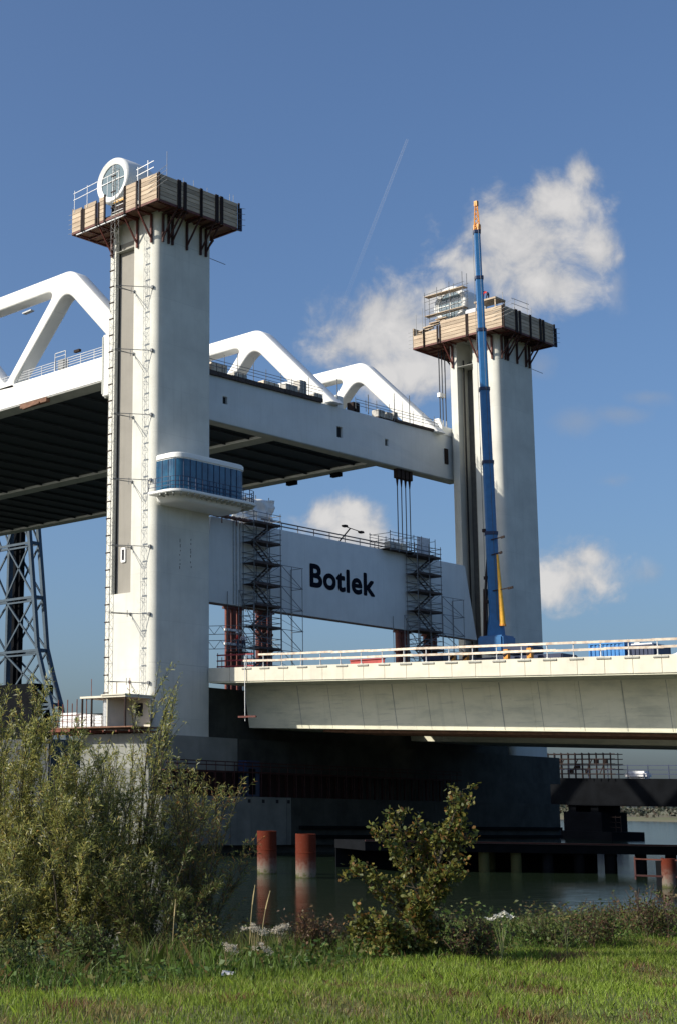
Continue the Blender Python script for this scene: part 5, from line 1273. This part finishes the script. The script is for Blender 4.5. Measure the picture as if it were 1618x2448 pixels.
# rough weeds between lawn and water
def weed_h(d, s, r):
    t = edge_t(d, s); return (.07+.15*np.clip((t+.2)/1.6, 0, 1))*(.5+r.uniform(size=len(d)))*(1+.4*pn(d, s, .7))
def weed_col(d, s, r):
    n = len(d); t = edge_t(d, s); g = np.array([.10, .165, .028])*np.ones((n, 3)); k = np.clip((t-.8)/2.5, 0, 1)[:, None]
    g = g*(1-k)+np.array([.09, .10, .032])*k; g = g*(1+r.normal(0, .28, (n, 1))); dr = r.uniform(size=n) < .10+.18*k[:, 0]; g[dr] = np.array([.17, .12, .055])*(1+r.normal(0, .2, (dr.sum(), 1))); return np.clip(g, .005, .5)
WD = blades(230000, 10.5, 29, -3.4, 14.5, -.15, 5.5, weed_h, .0042, weed_col, .8, 'weeds', 5)
tag(WD, 'tangle of rough grass and weeds along the bank', 'weeds', kind='stuff')
def broadleaf():
    r = np.random.default_rng(21); N = 80000; d = r.uniform(10.5, 27, N); s = r.uniform(-3.2, 14, N); t = edge_t(d, s)
    ok = (t > .1) & (t < 5) & (s > -.045*d-2.2) & (s < .45*d+3.2) & (pn(d, s, .9)+r.normal(0, .4, N) > -.35); d, s, t = d[ok], s[ok], t[ok]; n = len(d)
    h = r.uniform(.02, .40, n)*np.clip((t+.15)/.9, .25, 1)*np.clip(.62+.55*pn(d, s, .55)+.35*pn(d+9, s-4, 1.3), .12, 1.5); p = to_w(d, s, gz(d, s)+h); dr = unit(r.normal(size=(n, 3))*np.array([1, 1, .4])+np.array([0, 0, .15])); ln = r.uniform(.03, .085, n)
    V_, F_ = leaf_arrays(p, dr, ln, ln*r.uniform(.4, .7, n)); k = np.clip((t-.6)/3, 0, 1)[:, None]
    c = pick([(.065, .125, .026), (.09, .15, .032), (.05, .09, .022), (.14, .14, .04)], n, .2)*(1-k)+pick([(.09, .11, .035), (.12, .08, .035), (.07, .085, .03)], n, .2)*k
    tag(npmesh('broadleaf_weeds', V_, F_, m_leaf('weed_leaf', .35, .55), np.repeat(c, 4, 0)), 'low broad leaved weeds mixed through the rough bank', 'weeds', kind='stuff')
broadleaf()
# single plants that stand out
def at(d, s, dz=0): z = float(gz(np.array(d*1.), np.array(s*1.))); return to_w(np.array(d*1.), np.array(s*1.), np.array(z+dz))
STEM = lambda: mat('straw_stem', (.26, .21, .10), .8, var=.15, scale=10)
GSTEM = lambda: mat('green_stem', (.10, .13, .04), .7, var=.15, scale=10)
R3 = np.array([rh[0], rh[1], 0]); Z3 = np.array([0, 0, 1.])
def umbel(d, s, h, label, n, col, rad, fan=.20):
    p = at(d, s); t = thing('umbel_flower', tuple(p), label, 'flower', 'white umbel flowers on the bank'); b = MB(); hd = []
    for k in range(n):
        tip = p+R3*fan*(k-(n-1)/2)/max(1, n-1)*2*.5+Z3*(h-.03*abs(k-n/2)); m = p+Z3*h*.5; c = bez(p, m, tip, 5)
        for i in range(4): b.tube(c[i], c[i+1], .004, 4)
        hd.append(tip)
    b.build('stem', GSTEM(), t)
    r = np.random.default_rng(int(d*100)); P = np.concatenate([hh+np.stack([r.normal(0, rad, 60), r.normal(0, rad, 60), r.normal(0, .008, 60)], 1) for hh in hd]); N = len(P); V_, F_ = leaf_arrays(P, r.normal(size=(N, 3))*np.array([1, 1, .3]), np.full(N, .022), np.full(N, .016), 0)
    npmesh('flower_head', V_, F_, m_leaf('petal', .3), np.repeat(pick([col], N, .08), 4, 0), t)
umbel(15.5, 4.75, .52, 'white umbel flower head cluster on a stalk right of the oak', 4, (.72, .70, .62), .018)
umbel(16.1, 5.62, .44, 'yellowing umbel head on a pale stalk by the lawn edge', 2, (.30, .26, .10), .016, .08)
def fluffy(d, s, h, rx, label):
    p = at(d, s); t = thing('seed_head_plant', tuple(p), label, 'plant', 'pale fluffy seed heads on the bank'); r = np.random.default_rng(int(s*1000)); b = MB(); N = 560
    for k in range(5): b.tube(p, p+R3*r.uniform(-rx, rx)*.7+Z3*h*r.uniform(.85, 1), .004, 4)
    b.build('stem', STEM(), t)
    ctr = [p+R3*r.uniform(-rx, rx)*1.5+np.array([fh[0], fh[1], 0])*r.uniform(-rx, rx)+Z3*(h+r.uniform(-.05, .03)) for _ in range(7)]
    P = np.concatenate([c_+r.normal(0, 1, (N//7, 3))*np.array([.020, .020, .011])*r.uniform(.6, 1.3) for c_ in ctr]); n_ = len(P); V_, F_ = leaf_arrays(P, r.normal(size=(n_, 3)), r.uniform(.010, .026, n_), np.full(n_, .008), 0); N = n_
    npmesh('seed_fluff', V_, F_, m_leaf('fluff', .4), np.repeat(pick([(.62, .58, .49), (.50, .44, .35)], N, .12), 4, 0), t)
fluffy(15.5, 2.26, .38, .075, 'largest pale fluffy seed head between willow and oak')
fluffy(14.9, 1.90, .22, .05, 'low pale seed head left of the largest one'); fluffy(15.6, 2.53, .36, .04, 'small white seed head right of the largest one'); fluffy(15.0, 2.26, .24, .05, 'flat pale seed head just below the largest one')
def stalk(d, s, h, lean, label):
    p = at(d, s); t = thing('grass_stalk', tuple(p), label, 'grass stalk', 'tall dry grass stalks on the bank'); c = bez(p, p+Z3*h*.6, p+R3*lean+Z3*h, 8); b = MB()
    for i in range(7): b.tube(c[i], c[i+1], .0045, 4)
    b.build('stem', STEM(), t); e = MB()
    for i in (5, 6): e.tube(c[i], c[i+1], .0075 if i == 5 else .0065, 5, .0065 if i == 5 else .002)
    e.build('ear', mat('straw_ear', (.46, .36, .18), .85, var=.2, scale=20), t)
stalk(15.5, 2.32, .74, .10, 'tall dry grass stalk with pale ear leaning right'); stalk(15.6, 2.22, .80, .06, 'thinner dry grass stalk standing left of the leaning one')
stalk(15.2, 1.40, .66, .03, 'dry stalk rising from the shaded weeds under the willows'); stalk(16.4, 5.05, .42, -.03, 'short dry stalk beside the white umbel flower'); stalk(15.0, .72, .5, -.09, 'bent dry stalk against the dark willow base')
def brush(d, s, h, rx, n, cols, label, name='dry_brush', lf=0):
    p = at(d, s); t = thing(name, tuple(p), label, 'weed clump', 'weed clumps on the bank'); r = np.random.default_rng(int(d*77+s*31)); b = MB(); P = []; Dr = []
    F3 = np.array([fh[0], fh[1], 0])
    for k in range(n):
        q = p+R3*r.normal(0, rx*.35)+F3*r.normal(0, rx*.35); e = q+R3*r.normal(0, rx*.4)+F3*r.normal(0, rx*.3)+Z3*h*r.uniform(.5, 1.05); m = (q+e)/2+R3*r.normal(0, .04); c = bez(q, m, e, 5)
        for i in range(4): b.tube(c[i], c[i+1], .0036, 3)
        for i in range(7):
            f_ = r.uniform(.3, 1); pt = c[min(4, int(f_*4))]; e2 = pt+r.normal(0, .05, 3)+Z3*.05; b.tube(pt, e2, .0022, 3)
            if lf: P.append(e2[None]+r.normal(0, .02, (lf, 3))); Dr.append(r.normal(size=(lf, 3)))
    b.build('twigs', mat('brown_twig', (.10, .06, .04), .9, var=.2, scale=20), t)
    if lf:
        P = np.concatenate(P); N = len(P); V_, F_ = leaf_arrays(P, np.concatenate(Dr), r.uniform(.02, .055, N), r.uniform(.012, .03, N)); npmesh('foliage', V_, F_, m_leaf('weed_leaf'), np.repeat(pick(cols, N, .2), 4, 0), t)
BR = [(.13, .065, .035), (.09, .06, .03), (.11, .085, .03)]; GN = [(.09, .13, .032), (.12, .14, .038), (.07, .10, .03)]
brush(16.6, 3.02, .48, .26, 60, BR, 'reddish brown dry brush left of the oak', lf=3)
brush(18.0, 6.6, .55, .45, 30, GN+BR, 'tall green and brown weed clump by the water right of the white flower', 'weed_clump', 7)
brush(18.8, 7.6, .62, .5, 45, GN+BR, 'brownish weed clump at the right edge of the water', 'weed_clump', 6)
brush(17.4, 5.9, .34, .35, 26, GN, 'green weed clump between the two umbel flowers', 'weed_clump', 7)
brush(15.9, 4.55, .40, .35, 40, BR+GN, 'brown weed clump under the white umbel flower', 'weed_clump', 6)
brush(15.4, 1.72, .55, .2, 26, GN+[(.16, .13, .03)], 'upright leafy weed with yellow tips right of the willows', 'weed_clump', 8)
brush(14.6, .55, .5, .3, 40, GN, 'shaded leafy weed clump at the foot of the willows', 'weed_clump', 7)
brush(13.6, -.15, .42, .3, 40, GN, 'leafy weed clump at the left edge of the lawn', 'weed_clump', 7)
brush(17.6, 8.3, .6, .4, 45, GN, 'green weed clump at the far right lawn edge', 'weed_clump', 7)
p = at(13.9, 1.78, .03); t = thing('paper_scrap', tuple(p), 'pale scrap of litter on the lawn edge', 'litter'); MB().add([tuple(p+R3*a+Z3*z+np.array([fh[0], fh[1], 0])*f_) for a, z, f_ in ((-.06, .01, 0), (.05, .02, 0), (.07, .04, .05), (-.04, .05, .05))], [(0, 1, 2, 3)]).build('scrap', m_('sheet'), t)
# far wood across the river
def far_wood():
    r = np.random.default_rng(5); N = 16000; s = r.uniform(-150, 520, N); d = r.uniform(528, 575, N); env = 5.5+2.2*np.sin(s*.11)+1.6*np.sin(s*.31+1); h = r.uniform(.1, 1, N)**.8*env
    p = to_w(d, s, 1.4+h); V_, F_ = leaf_arrays(p, r.normal(size=(N, 3)), r.uniform(.8, 1.9, N), r.uniform(.7, 1.4, N))
    tag(npmesh('far_wood', V_, F_, m_leaf('far_leaf', .2, .8), np.repeat(pick([(.04, .05, .035), (.055, .06, .038), (.035, .045, .035), (.07, .055, .04)], N, .15), 4, 0)), 'low wooded far bank across the river', 'woodland', kind='stuff')
far_wood()
# contrail: two thin streaks of ice cloud 9 km away
def contrail():
    def P(px, py, dist): 
        v = (cr*((px-100)/F_PX)-cu*((py-1224)/F_PX)+cf); return CAM+v*dist
    a, c = P(973, 333, 9000), P(812, 745, 9500)
    m = bpy.data.materials.new('ice_streak'); m.use_nodes = True; T = NT(m.node_tree); T.n.clear(); out = T.n.new('ShaderNodeOutputMaterial')
    df = T.n.new('ShaderNodeBsdfDiffuse'); df.inputs[0].default_value = (.9, .9, .9, 1); tr = T.n.new('ShaderNodeBsdfTransparent'); tl = T.n.new('ShaderNodeBsdfTranslucent'); tl.inputs[0].default_value = (.9, .9, .9, 1)
    ad = T.n.new('ShaderNodeMixShader'); ad.inputs[0].default_value = .5; T.l.new(df.outputs[0], ad.inputs[1]); T.l.new(tl.outputs[0], ad.inputs[2])
    at_ = T.n.new('ShaderNodeAttribute'); at_.attribute_name = 'tint'; mx = T.n.new('ShaderNodeMixShader'); T.put(mx, 0, at_.outputs['Fac']); T.l.new(tr.outputs[0], mx.inputs[1]); T.l.new(ad.outputs[0], mx.inputs[2]); T.l.new(mx.outputs[0], out.inputs[0])
    ax = (c-a).normalized(); n1 = ax.orthogonal().normalized(); n2 = ax.cross(n1); vs = []; cs = []; fs = []; K = 40
    for off in (-5, 5):
        o0 = len(vs); sd = ax.cross(cf).normalized()
        for k in range(K+1):
            q = k/K; ctr = a.lerp(c, q)+sd*off*(1+.6*q); rr = 2.2+4*q
            for i in range(8): th = 2*math.pi*i/8; vs.append(tuple(ctr+n1*math.cos(th)*rr+n2*math.sin(th)*rr)); cs.append(((.11*(1-q)**1.2+.008),)*3)
        for k in range(K):
            for i in range(8): fs.append((o0+k*8+i, o0+k*8+(i+1) % 8, o0+(k+1)*8+(i+1) % 8, o0+(k+1)*8+i))
    tag(npmesh('contrail', vs, fs, m, np.array(cs)), 'thin white double vapour trail high in the blue sky', 'contrail')
contrail()
print('willow leaves', nW)
